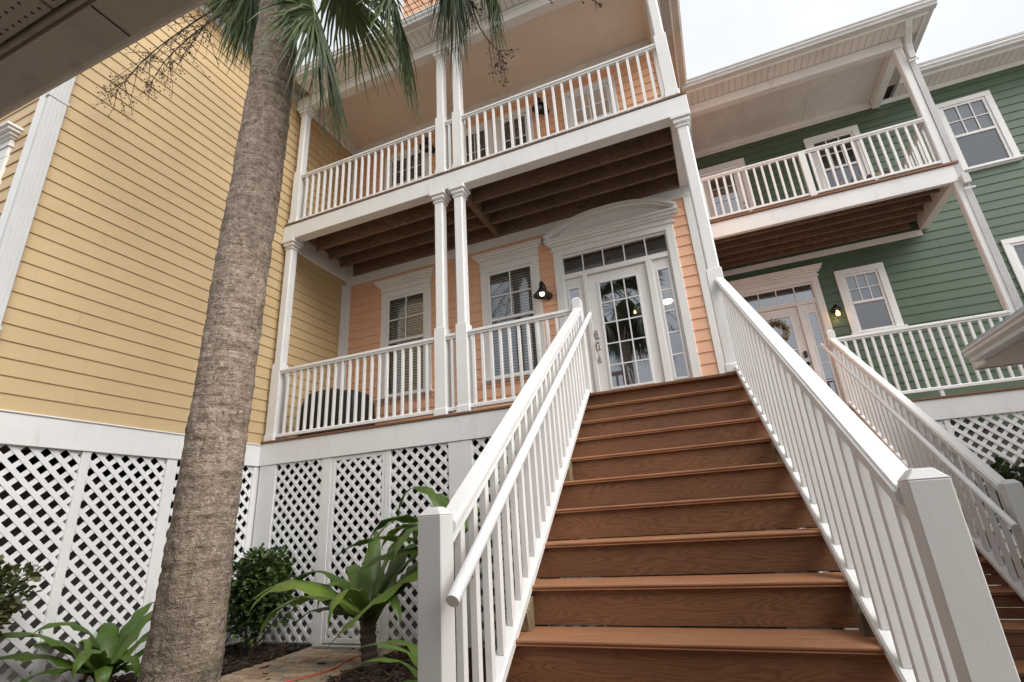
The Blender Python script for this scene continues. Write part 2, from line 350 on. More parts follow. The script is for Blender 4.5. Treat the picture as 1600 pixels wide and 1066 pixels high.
def clip_poly(poly, u0, u1, v0, v1):
    for ax, lim, sg in ((0, u0, 1), (0, u1, -1), (1, v0, 1), (1, v1, -1)):
        o = []
        for i in range(len(poly)):
            a, b = poly[i-1], poly[i]; ia = sg*(a[ax]-lim) >= 0; ib = sg*(b[ax]-lim) >= 0
            if ia != ib:
                t = (lim-a[ax])/(b[ax]-a[ax]); o.append((a[0]+t*(b[0]-a[0]), a[1]+t*(b[1]-a[1])))
            if ib: o.append(b)
        poly = o
        if not poly: return []
    return poly
def lattice(mb, ax, plane, u0, u1, z0, z1, out, pitch=0.143, w=0.041, th=0.006):
    def ext(poly, o0, o1):
        if len(poly) < 3: return
        n = len(poly); P = lambda p, o: (plane+out*o, p[0], p[1]) if ax == 'x' else (p[0], plane+out*o, p[1])
        mb.add([P(p, o0) for p in poly]+[P(p, o1) for p in poly], [tuple(range(n-1, -1, -1)), tuple(range(n, 2*n))]+[(i, (i+1) % n, n+(i+1) % n, n+i) for i in range(n)])
    h = w*math.sqrt(2)/2; H = z1-z0; n = int((u1-u0+H)/pitch)+3
    for i in range(-1, n):
        c = u0-H+i*pitch
        ext(clip_poly([(c-h, z0), (c+h, z0), (c+h+H, z1), (c-h+H, z1)], u0, u1, z0, z1), 0, th)
        c = u0+i*pitch
        ext(clip_poly([(c-h, z0), (c+h, z0), (c+h-H, z1), (c-h-H, z1)], u0, u1, z0, z1), th+0.0005, 2*th)
    return mb

GUT = [(0, 0), (0, 0.125), (-0.125, 0.125), (-0.125, 0.105), (-0.112, 0.095), (-0.118, 0.06), (-0.095, 0.03), (-0.09, 0)]

# ------------------------------------------------------------------ the ground
G = -2.29
def structure(name, mb, mat, loc=(0, 0, 0), **kw): return solo(name, mb, mat, None, None, loc, kind='structure', **kw)
structure('ground', MB().add([(-150, -150, G-0.02), (150, -150, G-0.02), (150, 150, G-0.02), (-150, 150, G-0.02)], [(0, 1, 2, 3)]), M_SAND)
bed = MB()
nx, ny = 90, 70
vs = []
for j in range(ny+1):
    for i in range(nx+1):
        x = -0.4+i*(10.4/nx); y = -3.4+j*(3.5/ny)
        vs.append((x, y, G+0.012+0.03*mnoise.noise((x*3, y*3, 0))+0.02*mnoise.noise((x*11, y*11, 3))))
fs = []
for j in range(ny):
    for i in range(nx):
        cx = -0.4+(i+0.5)*10.4/nx; cy = -3.4+(j+0.5)*3.5/ny
        if 1.02 < cx < 2.2 and cy > -3.4: continue
        fs.append((j*(nx+1)+i, j*(nx+1)+i+1, (j+1)*(nx+1)+i+1, (j+1)*(nx+1)+i))
structure('mulch_bed', MB().add(vs, fs), M_SOIL)
chips = MB()
for _ in range(5200):
    x = random.uniform(-0.1, 4.2); y = random.uniform(-2.6, 0.0)
    if 1.05 < x < 2.17 and random.random() > 0.006: continue
    a = random.uniform(0, math.pi); L = random.uniform(0.012, 0.045); w = random.uniform(0.005, 0.012); tz = random.uniform(-0.4, 0.4)
    c = Vector((x, y, G+0.03+0.03*mnoise.noise((x*3, y*3, 0))+random.uniform(0, 0.015))); d = Vector((math.cos(a), math.sin(a), tz))*L; sdv = Vector((-math.sin(a), math.cos(a), random.uniform(-.3, .3)))*w
    u = Vector((0, 0, 0.004))
    chips.add([c-d-sdv-u, c+d-sdv-u, c+d+sdv-u, c-d+sdv-u, c-d-sdv+u, c+d-sdv+u, c+d+sdv+u, c-d+sdv+u], [(0, 3, 2, 1), (4, 5, 6, 7), (0, 1, 5, 4), (1, 2, 6, 5), (2, 3, 7, 6), (3, 0, 4, 7)])
solo('mulch_chips', chips, M_CHIP, None, None, (0, 0, G), kind='stuff')
bricks = MB(); L, Wd = 0.2, 0.1
y = -3.4; row = 0
while y < -0.09:
    x = 1.02-(row % 2)*0.1-0.05*((row//2) % 2)
    while x < 2.19:
        x0, x1 = max(x, 1.02), min(x+L, 2.19)
        if x1-x0 > 0.03:
            dz = random.uniform(-0.004, 0.004); g = 0.0065; ty = random.uniform(-0.002, 0.002)
            bricks.box(x0+g, x1-g, y+g+ty, y+Wd-g+ty, G-0.05, G+0.018+dz)
        x += L
    y += Wd; row += 1
structure('brick_path', bricks, M_BRICK, (1.0, -2.0, G), bevel=0.006)
structure('gate_sill', MB().box(1.10, 1.98, -0.085, -0.02, G, G+0.045), M_CONC, bevel=0.006)

# ------------------------------------------------------------------ house parts shared by the three houses
def window(house, x0, x1, z0, z1, y, meet=None, ug=(2, 2), lg=(1, 1), cas=0.105, crown=False, sill=True, fill='blind', bot=True, mat=None, casL=None):
    """sash window facing -y; x0..z1 = glass; y = wall plane"""
    mat = mat or M_TRIM; f = MB(); c = cas; fy0, fy1 = y+0.02, y-0.032
    f.box(x0-0.035-c, x0-0.035, fy0, fy1, z0-0.035, z1+0.035); f.box(x1+0.035, x1+0.035+c, fy0, fy1, z0-0.035, z1+0.035)
    f.box(x0-0.035-c, x1+0.035+c, fy0, fy1-0.002, z1+0.035, z1+0.035+c)
    if bot: f.box(x0-0.035-c, x1+0.035+c, fy0, fy1-0.001, z0-0.035-c*0.6, z0-0.035)
    w = part('window', f, mat, house, bevel=0.004)
    if crown:
        zt = z1+0.035+c; cr_ = MB(); xa, xb = x0-0.035-c, x1+0.035+c
        cr_.box(xa-0.004, xb+0.004, fy0, fy1-0.004, zt, zt+0.085)
        for k, (o, h0, h1) in enumerate(((0.015, 0.0, 0.02), (0.022, 0.085, 0.105), (0.045, 0.105, 0.135), (0.075, 0.135, 0.165), (0.095, 0.165, 0.195))):
            cr_.box(xa-o, xb+o, fy0, fy1-o, zt+h0+0.0005*k, zt+h1)
        part('window_crown', cr_, mat, w, bevel=0.004)
    if sill:
        s = MB().box(x0-0.035-c-0.03, x1+0.035+c+0.03, fy0, fy1-0.045, z0-0.072, z0-0.037); part('window_sill', s, mat, w, bevel=0.005)
    s = MB(); t = 0.038; ya, yb = y+0.018, y-0.016
    s.box(x0-0.034, x0+0.004, ya, yb, z0-0.034, z1+0.034); s.box(x1-0.004, x1+0.034, ya, yb, z0-0.034, z1+0.034)
    s.box(x0+0.004, x1-0.004, ya, yb, z1-0.004, z1+0.034); s.box(x0+0.004, x1-0.004, ya, yb, z0-0.034, z0+0.004)
    if meet: s.box(x0+0.004, x1-0.004, ya, yb-0.004, meet-0.022, meet+0.022)
    part('sash', s, M_VINYL, w, bevel=0.003)
    mu = MB()
    for (a, b), (nc, nr) in (((meet or z0, z1), ug), ((z0, meet or z0), lg)):
        if b-a < 0.1: continue
        for i in range(1, nc): xx = x0+(x1-x0)*i/nc; mu.box(xx-0.008, xx+0.008, y+0.0, y-0.012, a, b)
        for j in range(1, nr): zz = a+(b-a)*j/nr; mu.box(x0, x1, y+0.0, y-0.0125, zz-0.008, zz+0.008)
    if mu.v: part('muntins', mu, M_VINYL, w)
    part('glass', MB().add([(x0, y+0.006, z0), (x1, y+0.006, z0), (x1, y+0.006, z1), (x0, y+0.006, z1)], [(0, 1, 2, 3)]), M_GLASS, w)
    if fill == 'blind':
        b = MB(); zz = z1-0.01
        while zz > z0:
            b.add([(x0-0.02, y+0.045, zz-0.020), (x1+0.02, y+0.045, zz-0.020), (x1+0.02, y+0.068, zz+0.018), (x0-0.02, y+0.068, zz+0.018)], [(0, 1, 2, 3)])
            zz -= 0.043
        part('blind', b, M_BLIND, w)
    elif fill != 'none':
        for cz0, cz1, cm in ((z0-0.03, (meet or z0)-0.005, M_CURTD if fill == 'half' else None), ((meet or z0)+0.005, z1+0.03, M_CURT)):
          if cm is None: continue
          b = MB(); n = 60;   pr = [(x0-0.03+(x1-x0+0.06)*i/n, y+0.08+0.012*math.sin(i*0.9)+0.008*math.sin(i*0.37)) for i in range(n+1)]
          vs = [(a, c_, cz0) for a, c_ in pr]+[(a, c_, cz1) for a, c_ in pr]
          b.add(vs, [(i, i+1, n+2+i, n+1+i) for i in range(n)]); part('curtain', b, cm, w, smooth=True)
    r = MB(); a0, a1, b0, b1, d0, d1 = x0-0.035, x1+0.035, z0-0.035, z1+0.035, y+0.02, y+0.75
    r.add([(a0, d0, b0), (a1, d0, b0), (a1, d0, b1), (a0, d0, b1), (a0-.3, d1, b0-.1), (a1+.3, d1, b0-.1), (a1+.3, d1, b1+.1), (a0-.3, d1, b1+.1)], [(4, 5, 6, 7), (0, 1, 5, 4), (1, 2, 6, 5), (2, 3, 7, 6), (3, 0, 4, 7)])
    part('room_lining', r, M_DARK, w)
    return (x0-0.03, x1+0.03, z0-0.03, z1+0.03)

def glazed(house, name, x0, x1, z0, z1, y, nc, nr, mat=None, parent=None, bead=0.022, tilt=0.0):
    """fixed grid of panes: glass, muntins and bead as children of parent"""
    p = parent; b = MB()
    for a in ((x0-bead, x0, z0-bead, z1+bead), (x1, x1+bead, z0-bead, z1+bead)): b.box(a[0], a[1], y+0.006, y-0.012, a[2], a[3])
    b.box(x0, x1, y+0.006, y-0.012, z1, z1+bead); b.box(x0, x1, y+0.006, y-0.012, z0-bead, z0); part('glazing_bead', b, M_VINYL, p, bevel=0.003)
    mu = MB()
    for i in range(1, nc):
        xx = x0+(x1-x0)*i/nc
        if nr == 1: part('muntin', MB().box(xx-0.008, xx+0.008, y+0.0, y-0.006, z0, z1), M_VINYL, p)
        else: mu.box(xx-0.008, xx+0.008, y+0.0, y-0.006, z0, z1)
    for j in range(1, nr): zz = z0+(z1-z0)*j/nr; mu.box(x0, x1, y+0.0, y-0.0065, zz-0.008, zz+0.008)
    if mu.v: part('muntins', mu, M_VINYL, p)
    part('glass', MB().add([(x0, y+0.004, z0), (x1, y+0.004, z0), (x1, y+0.004+tilt, z1), (x0, y+0.004+tilt, z1)], [(0, 1, 2, 3)]), M_GLASSD, p)

def frame_panel(mb, x0, x1, z0, z1, hole, y0, y1):
    a, b, c, d = hole
    mb.box(x0, a, y0, y1, z0, z1); mb.box(b, x1, y0, y1, z0, z1); mb.box(a, b, y0, y1, d, z1); mb.box(a, b, y0, y1, z0, c)

def entry(house, y, xs, zt, zs, arch, mat=None):
    """door unit: xs = dict of x positions"""
    mat = mat or M_TRIM; L, R, dl, dr = xs['L'], xs['R'], xs['dl'], xs['dr']
    # casing and cornice
    f = MB(); h = 2.345
    f.box(L, L+0.115, y+0.02, y-0.04, 0.0, 2.455); f.box(R-0.105, R, y+0.02, y-0.04, 0.0, 2.455); f.box(L+0.115, R-0.105, y+0.02, y-0.041, h+0.03, 2.455)
    f.box(L+0.115, L+0.135, y+0.02, y-0.02, 0.0, 2.375); f.box(R-0.125, R-0.105, y+0.02, y-0.02, 0.0, 2.375)
    c = part('door_casing', f, mat, house, bevel=0.004)
    cr_ = MB()
    for k, (o, z0, z1) in enumerate(((0.03, 2.455, 2.475), (0.012, 2.475, 2.53), (0.045, 2.53, 2.56), (0.075, 2.56, 2.60), (0.10, 2.60, 2.635))):
        cr_.box(L-o, R+o, y+0.02, y-0.03-o, z0, z1)
    part('door_cornice', cr_, mat, c, bevel=0.005)
    if arch:
        xa, xb, zb, rise = L-0.10, R+0.10, 2.637, 0.285; n = 40; hw = (xb-xa)/2; cx = (xa+xb)/2
        rad = (hw*hw+rise*rise)/(2*rise)
        def arc(off):
            pts = []
            for i in range(n+1):
                u = -1+2*i/n; k_ = 1-off/hw*0.9; pts.append((cx+u*hw*k_, zb+max(0.0, 0.040-off*0.6)+(rise-0.040-off*0.45)*(1-abs(u)**2.5)))
            return pts
        p = MB(); pts = [(xa, zb)]+arc(0.0)+[(xb, zb)]; p.prism([(a, b) for a, b in pts], 'y', y+0.02, y-0.035)
        ped = part('arched_pediment', p, mat, c, bevel=0.003)
        mo = MB()
        for o0, o1, d in ((0.0, 0.040, 0.150), (0.040, 0.068, 0.115), (0.068, 0.088, 0.06)):
            A, B = arc(o0), arc(o1); k = 0
            for i in range(n):
                q = [A[i], A[i+1], B[i+1], B[i]]
                mo.prism(q, 'y', y-0.0352, y-d)
        mo.box(xa, xb, y-0.0355, y-0.07, zb, zb+0.022)
        part('pediment_moulding', mo, mat, c)
    # transom
    t = MB(); tl, tr = xs['tl'], xs['tr']
    frame_panel(t, L+0.135, R-0.125, 2.02, 2.375, (tl, tr, 2.08, 2.34), y+0.03, y-0.005)
    tp = part('transom_window', t, mat, house, bevel=0.004); glazed(house, 'transom', tl, tr, 2.08, 2.34, y+0.004, xs.get('tn', 5), 1, parent=tp, tilt=0.011)
    # mullions and head rail
    mu = MB()
    for a, b in xs['mull']: mu.box(a, b, y+0.03, y-0.022, 0.0, 2.0335)
    mu.box(L+0.135, R-0.125, y+0.03, y-0.024, 1.997, 2.035); part('door_mullion', mu, mat, c, bevel=0.005)
    # sidelights
    for (a, b, ga, gb) in xs['side']:
        s = MB(); frame_panel(s, a, b, 0.03, 1.997, (ga, gb, 0.375, 1.835), y+0.035, y+0.005)
        sp = part('sidelight', s, mat, house, bevel=0.004); glazed(house, 'sidelight', ga, gb, 0.375, 1.835, y+0.008, 1, 5, parent=sp)
    th = MB().box(L+0.115, R-0.105, y+0.05, y-0.07, 0.004, 0.03); part('threshold', th, M_NICK, c, bevel=0.004)
    d = MB(); ga, gb = xs['dg']; frame_panel(d, dl, dr, 0.032, 1.994, (ga, gb, 0.375, 1.835), y+0.045, y+0.012)
    dp = part('entry_door', d, mat, house, bevel=0.004); glazed(house, 'door', ga, gb, 0.375, 1.835, y+0.012, 3, 5, parent=dp, bead=0.028)
    # hall behind
    r = MB(); a0, a1, b0, b1, d0, d1 = L+0.12, R-0.11, 0.0, 2.38, y+0.05, y+2.6
    A = [(a0, d0, b0), (a1, d0, b0), (a1, d0, b1), (a0, d0, b1), (a0-.5, d1, b0), (a1+.1, d1, b0), (a1+.1, d1, b1+.2), (a0-.5, d1, b1+.2)]
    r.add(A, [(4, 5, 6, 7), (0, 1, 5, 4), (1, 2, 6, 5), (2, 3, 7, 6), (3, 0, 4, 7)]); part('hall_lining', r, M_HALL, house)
    return dp, (L+0.02, R-0.02, 0.0, 2.44)

def column(house, x0, x1, y0, y1, z0, z1, thick_to, cap=True, base=True):
    m = MB(); c = 0.008
    def oct_(a, b, c_, d, k, lo, hi): m.prism([(a+k, c_), (b-k, c_), (b, c_+k), (b, d-k), (b-k, d), (a+k, d), (a, d-k), (a, c_+k)], 'z', lo, hi)
    t = 0.008
    m.box(x0-t, x1+t, y0-t, y1+t, z0, thick_to)
    oct_(x0+t*0.5, x1-t*0.5, y0+t*0.5, y1-t*0.5, 0.012, thick_to, z1)
    p = part('porch_column', m, M_WHT, house, bevel=0.004)
    if base: part('column_base', MB().box(x0-0.02, x1+0.02, y0-0.02, y1+0.02, z0+0.0005, z0+0.085), M_WHT, p, bevel=0.008)
    if cap:
        q = MB()
        for o, a, b in ((0.010, z1-0.155, z1-0.135), (0.022, z1-0.105, z1-0.055), (0.042, z1-0.055, z1-0.001)): q.box(x0-o, x1+o, y0-o, y1+o, a, b)
        part('column_cap', q, M_WHT, p, bevel=0.006)
    return p

RAILTOP = [(-0.022, -0.062), (0.022, -0.062), (0.022, -0.042), (0.036, -0.034), (0.036, -0.01), (0.024, 0), (-0.024, 0), (-0.036, -0.01), (-0.036, -0.034), (-0.022, -0.042)]
def railing(house, p, q, zt, zb, n, first=None, pitch=None, w=0.032):
    """level railing between floor points p and q (x,y); zt = top of rail, zb = underside of bottom rail"""
    a = Vector((p[0], p[1], zt)); b = Vector((q[0], q[1], zt))
    top = part('railing', MB().sweep(RAILTOP, a, b), M_WHT, house)
    lo = MB().sweep([(-0.028, 0), (0.028, 0), (0.028, 0.032), (0.018, 0.042), (-0.018, 0.042), (-0.028, 0.032)], (p[0], p[1], zb), (q[0], q[1], zb))
    part('bottom_rail', lo, M_WHT, top)
    h = zt-0.055-(zb+0.035); bal = MB().box(-w/2, w/2, -w/2, w/2, 0, h); d = b-a; L = d.length; d.normalize()
    if first is None: pitch = L/(n+1); first = pitch
    sp = [a+d*(first+i*pitch) for i in range(n)]
    copies('baluster', bal, M_WHT, top, [(s.x, s.y, zb+0.035) for s in sp], bevel=0.003)
    return top

KS = 0.048
def staircase(th, x0, x1, y0, n, railL, railR, two=False, supports=((4, 0), (8, 0))):
    r, t = 0.183, 0.28
    tmb = lambda: MB()
    for k in range(1, n+1):
        yf = y0-t*k; off = KS*t*k; z = -r*k
        m = MB()
        for a, b in ((yf, yf+0.145), (yf+0.149, yf+0.292)):
            m.prism([(a+0.003, z-0.026), (b, z-0.026), (b, z), (a+0.006, z), (a+0.001, z-0.003), (a, z-0.008), (a+0.001, z-0.014), (a+0.007, z-0.015), (a+0.007, z-0.019), (a+0.002, z-0.020)], 'x', x0+off, x1+off)
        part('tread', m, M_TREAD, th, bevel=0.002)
    for k in range(0, n+1):
        yf = y0-t*k; off = KS*t*k; z = -r*k; m = MB(); ya, yb = yf+0.025, yf+0.045
        zt = z-0.027; zl = max(z-r+0.003, G+0.01)
        if two: m.box(x0+off, x1+off, ya, yb, zl, zl+(zt-zl)*0.45); m.box(x0+off, x1+off, ya-0.002, yb, zl+(zt-zl)*0.45+0.005, zt)
        else: m.box(x0+off, x1+off, ya, yb, zl, zt)
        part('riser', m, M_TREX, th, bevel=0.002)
    for f in (0.035, 0.5, 0.965):
        xc = x0+(x1-x0)*f; off = KS*t*n; m = MB(); w = 0.019
        poly = []
        for k in range(0, n+1):
            yf = y0-t*k+0.047; poly += [(yf, -r*k-0.028), (yf, -r*(k+1)-0.028)]
        poly = [(y0+0.3, -0.028)]+poly; end = poly[-1][0]; poly += [(end, G), (end+0.35, G), (y0+0.3, -0.42)]
        nn = len(poly); vs = []
        for s in (-w, w):
            for (yy, zz) in poly: vs.append((xc+s+KS*(y0-yy), yy, max(zz, G)))
        m.add(vs, [tuple(range(nn-1, -1, -1)), tuple(range(nn, 2*nn))]+[(i, (i+1) % nn, nn+(i+1) % nn, nn+i) for i in range(nn)])
        part('stringer', m, M_PT, th)
    return th

def stair_rail(th, xu, y0, zu, Ly, hand, supp=(), up_newel=True, x_lo=None, bottom=G, nb=None, dn=0.072, ks=0.048, ndx=0.0):
    s = 0.672; P = lambda q, dz=0.0, dx=0.0: Vector((xu+ks*q+dx, y0-q, zu-s*q+dz))
    cap = [(-0.028, -0.085), (0.028, -0.085), (0.028, -0.048), (0.036, -0.043), (0.041, -0.032), (0.041, -0.012), (0.034, -0.009), (0.031, 0), (-0.031, 0), (-0.034, -0.009), (-0.041, -0.012), (-0.041, -0.032), (-0.036, -0.043), (-0.028, -0.048)]
    top = part('stair_railing', MB().sweep(cap, P(0.02), P(Ly-0.04)), M_WHT, th)
    part('bottom_rail', MB().sweep([(-0.034, -0.935), (0.034, -0.935), (0.034, -0.895), (0.026, -0.885), (-0.026, -0.885), (-0.034, -0.895)], P(0.02), P(Ly-0.04)), M_WHT, top)
    nb = nb or int((Ly-0.2)/0.128); pit = (Ly-0.05)/(nb+0.8)
    bal = MB().box(-0.0165, 0.0165, -0.0165, 0.0165, 0, 0.825)
    copies('baluster', bal, M_WHT, top, [P(pit*(i+1)+0.0, -0.895) for i in range(nb)], bevel=0.003)
    def newel(cx, cy, zt, zb):
        h = 0.048; m = MB().box(cx-h, cx+h, cy-h, cy+h, zb, zt-0.03)
        e = 0.0015; m.add([(cx-h-e, cy-h-e, zt-0.0298), (cx+h+e, cy-h-e, zt-0.0298), (cx+h+e, cy+h+e, zt-0.0298), (cx-h-e, cy+h+e, zt-0.0298), (cx-h*.5, cy-h*.5, zt), (cx+h*.5, cy-h*.5, zt), (cx+h*.5, cy+h*.5, zt), (cx-h*.5, cy+h*.5, zt)],
                          [(0, 3, 2, 1), (4, 5, 6, 7), (0, 1, 5, 4), (1, 2, 6, 5), (2, 3, 7, 6), (3, 0, 4, 7)])
        part('newel_post', m, M_POST, th, bevel=0.003)
    e = P(Ly); newel(e.x+ndx, e.y, e.z+dn, bottom)
    if up_newel: newel(xu, y0, zu+0.10, 0.0005)
    if hand:
        dx = hand*0.098; a = P(-0.17, -0.155, dx); b = P(Ly+0.11, -0.155, dx)
        hr = part('handrail', MB().tube([a, b], 0.0235, 16), M_VINYL, th, smooth=False)
        for q in (0.25, Ly*0.5, Ly-0.05):
            c = P(q, -0.155, dx); w = P(q, -0.20, hand*0.03)
            part('rail_bracket', MB().tube([c-Vector((0, 0, 0.02)), c-Vector((0, 0, 0.05)), w-Vector((0, 0, 0.02))], 0.006, 6), M_NICK, hr, smooth=True)
    for q0, q1, zb in supp:
        m = MB(); x = xu+ks*(q0+q1)/2; a, b = P(q0, -0.936), P(q1, -0.936)
        m.prism([(y0-q0, zb), (y0-q0, a.z), (y0-q1, b.z), (y0-q1, zb)], 'x', x-0.045, x+0.045)
        part('rail_support', m, M_PT, th, bevel=0.002)
    return top

def downspout(house, x, y, z0, z1, dirx, w=0.085, d=0.06, face='x'):
    """ribbed rectangular pipe; face = axis of the wide ribbed face"""
    n = 5; prof = []
    for i in range(n):
        a = -w/2+w*i/n; prof += [(a+0.003, 0.0), (a+w/n-0.003, 0.0), (a+w/n-0.001, -0.004)]
    prof = prof[:-1]+[(w/2, -0.004), (w/2, -d), (-w/2, -d), (-w/2, -0.004)]
    if face == 'x': poly = [(x+dirx*b, y+a) for a, b in prof]
    else: poly = [(x+a, y+dirx*b) for a, b in prof]
    return part('downspout', MB().prism(poly, 'z', z0, z1), M_GUT, house)

# ------------------------------------------------------------------ yellow house (left)
YH = thing('yellow_house', 'pale yellow clapboard house at left with white skirt board and lattice base', 'house', (-2, -1, G))
EAVE_Y = 5.76
w = siding(MB(), 'x', 0.0, -2.86, -0.001, -0.037, 5.70, 1, zref=-0.037)
w2 = siding(MB(), 'x', 0.0, 0.0, 1.40, 0.0, 5.62, 1, zref=-0.037)
w.v, w.f = w.v, w.f
o = len(w.v); w.v += w2.v; w.f += [tuple(i+o for i in f) for f in w2.f]
wf = siding(MB(), 'y', -2.95, -6.0, -0.09, -0.037, 5.70, -1, holes=[(-1.32, -0.48, 0.75, 2.42)], zref=-0.037)
o = len(w.v); w.v += wf.v; w.f += [tuple(i+o for i in f) for f in wf.f]
part('wall', w, M_YEL, YH)
part('wall_core', MB().box(-6, -0.012, -2.30, 4.0, -0.3, EAVE_Y), M_DARK, YH)
part('corner_board', MB().box(-0.10, 0.022, -2.975, -2.86, -0.037, 5.70), M_WHT, YH, bevel=0.004)
sk = MB().box(-0.03, 0.024, -2.97, -0.024, -0.303, -0.045); sk.box(-0.03, 0.036, -2.98, -0.024, -0.045, -0.030); sk.box(-6, -0.0301, -2.974, -2.93, -0.303, -0.045)
part('skirt_board', sk, M_WHT, YH, bevel=0.004)
window(YH, -1.28, -0.515, 0.80, 2.38, -2.95, meet=1.6, ug=(2, 2), crown=True, cas=0.12)
downspout(YH, 0.080, -2.90, -1.6, 5.62, 1, w=0.15, d=0.055)
st = MB()
for zz in (2.98, 0.6): st.box(0.0225, 0.087, -2.985, -2.815, zz, zz+0.03)
part('downspout_strap', st, M_GUT, YH, bevel=0.002)
fr_ = MB().box(-0.01, 0.03, -2.86, 1.40, 5.62, EAVE_Y-0.002); part('frieze_board', fr_, M_WHT, YH, bevel=0.003)
part('soffit', MB().box(-6, 0.28, -3.3, 3.2, EAVE_Y, EAVE_Y+0.02), M_SOFY, YH)
part('gutter', MB().prism([(0.28-a, EAVE_Y+0.001+b) for a, b in GUT], 'y', -3.3, -0.45), M_GUT, YH)
part('roof', MB().prism([(0.33, EAVE_Y+0.13), (-3.2, EAVE_Y+1.9), (-6.5, EAVE_Y+0.13), (-6.5, EAVE_Y+0.022), (0.278, EAVE_Y+0.022)], 'y', -3.3, 4.0), M_ROOF, YH)
# lattice under the yellow wall
for a, b in ((-2.86, -1.98), (-1.915, -1.185), (-1.08, -0.035)): part('lattice_panel', lattice(MB(), 'x', -0.02, a, b, G+0.05, -0.303, 1), M_VINYL, YH)
boxes('skirt_post', [(-0.035, o, a, b, G, -0.304) for a, b, o in ((-2.96, -2.86, 0.012), (-1.985, -1.91, 0.008), (-1.19, -1.075, 0.010), (-0.085, 0.03, 0.006))], M_WHT, YH, 0.004)
part('base_board', MB().box(-0.03, 0.004, -2.86, -0.085, G, G+0.06), M_WHT, YH, bevel=0.004)
part('crawl_wall', MB().box(-2.2, -2.1, -2.9, 8.0, G, -0.31).box(-2.0995, 0.0, 5.0, 5.1, G, -0.05), M_CBLK, YH)
part('floor_slab', MB().box(-6, -0.03, -2.92, 5.1, -0.30, -0.05), M_DARK, YH)

# ------------------------------------------------------------------ peach house (centre)
PH = thing('peach_house', 'peach clapboard house with two stacked white porches and arched front door', 'house', (2.9, 1.4, G))
Y1 = 1.40
holes = []
holes.append(window(PH, 0.915, 1.56, 0.775, 2.352, Y1, meet=1.62, crown=True))
holes.append(window(PH, 2.705, 3.36, 0.775, 2.355, Y1, meet=1.62, crown=True))
xs = dict(L=3.725, R=5.40, dl=4.175, dr=4.968, dg=(4.325, 4.822), tl=3.85, tr=5.295, mull=((4.11, 4.172), (4.971, 5.055)), side=((3.862, 4.109, 3.90, 4.034), (5.056, 5.273, 5.108, 5.24)))
DOOR, h_ = entry(PH, Y1, xs, None, None, True); holes.append(h_)
hw = MB().box(4.185, 4.238, Y1+0.012, Y1-0.014, 1.055, 1.165); hw.tube([(4.211, Y1-0.013, 1.125), (4.211, Y1-0.030, 1.125)], 0.02, 12)
part('deadbolt', hw, M_NICK, DOOR, bevel=0.003)
hd = MB().box(4.188, 4.235, Y1+0.012, Y1-0.010, 0.90, 1.01); hd.box(4.192, 4.230, Y1+0.012, Y1-0.010, 0.735, 0.79)
hd.tube([(4.211, Y1-0.008, 0.965), (4.211, Y1-0.05, 0.955), (4.211, Y1-0.062, 0.90), (4.211, Y1-0.05, 0.81), (4.211, Y1-0.008, 0.765)], 0.009, 8)
hd.box(4.203, 4.219, Y1-0.01, Y1-0.06, 0.985, 0.992); part('door_handle', hd, M_NICK, DOOR, bevel=0.002)
# hall ceiling lamp behind the sidelight
hp = MB().lathe((5.06, 3.86, 2.33), [(0.0, 0.0), (0.07, 0.01), (0.10, 0.035), (0.10, 0.05)], 20); part('hall_lamp', hp, M_BULB, PH, smooth=True)
for hx, hy in ((4.54, 3.28),):
    part('chandelier_bulb', MB().lathe((hx, hy, 2.03), [(0.0, 0.0), (0.018, 0.015), (0.018, 0.035), (0.0, 0.07)], 8), M_WARM, PH, smooth=True)
pw = siding(MB(), 'y', Y1, 0.05, 5.60, 0.0, 2.80, -1, holes, zref=0.335)
part('wall', pw, M_PEA, PH)
uh = []
for a, b, nc in ((0.90, 1.54, 2), (2.36, 2.76, 2), (3.08, 3.475, 2), (4.255, 4.83, 2)):
    uh.append(window(PH, a, b, 3.95 if nc == 2 and b-a > .5 else 3.5, 5.10, Y1, meet=4.56 if b-a > .5 else None, ug=(2, 2) if b-a > .5 else (2, 4), cas=0.10))
uw = siding(MB(), 'y', Y1, 0.05, 5.60, 3.22, 5.62, -1, uh, zref=0.335); part('wall', uw, M_PEA, PH)
boxes('corner_board', [(0.014, 0.125, Y1-0.022, Y1+0.01, 0.0, 2.80), (0.014, 0.05, Y1-0.11, Y1-0.0225, 0.0, 2.80), (0.014, 0.11, Y1-0.022, Y1+0.01, 3.22, 5.56), (5.59, 5.70, Y1-0.024, Y1+0.01, 0.0, 2.80), (5.58, 5.70, Y1-0.024, Y1+0.01, 3.22, 5.56)], M_TRIM, PH, 0.004)
fz = MB(); fz.box(0.014, 5.70, Y1-0.028, Y1+0.01, 2.801, 3.195); fz.box(0.014, 5.70, Y1-0.026, Y1+0.01, 5.561, 5.70)
fz.box(0.014, 0.045, 0.14, Y1-0.028, 2.887, 3.17); fz.box(0.045, 0.075, 0.14, Y1-0.028, 2.887, 2.93)
fz.box(0.014, 0.05, 0.14, Y1-0.028, 5.56, 5.70); fz.box(0.05, 0.09, 0.14, Y1-0.028, 5.64, 5.70)
part('frieze_board', fz, M_TRIM, PH, bevel=0.004)
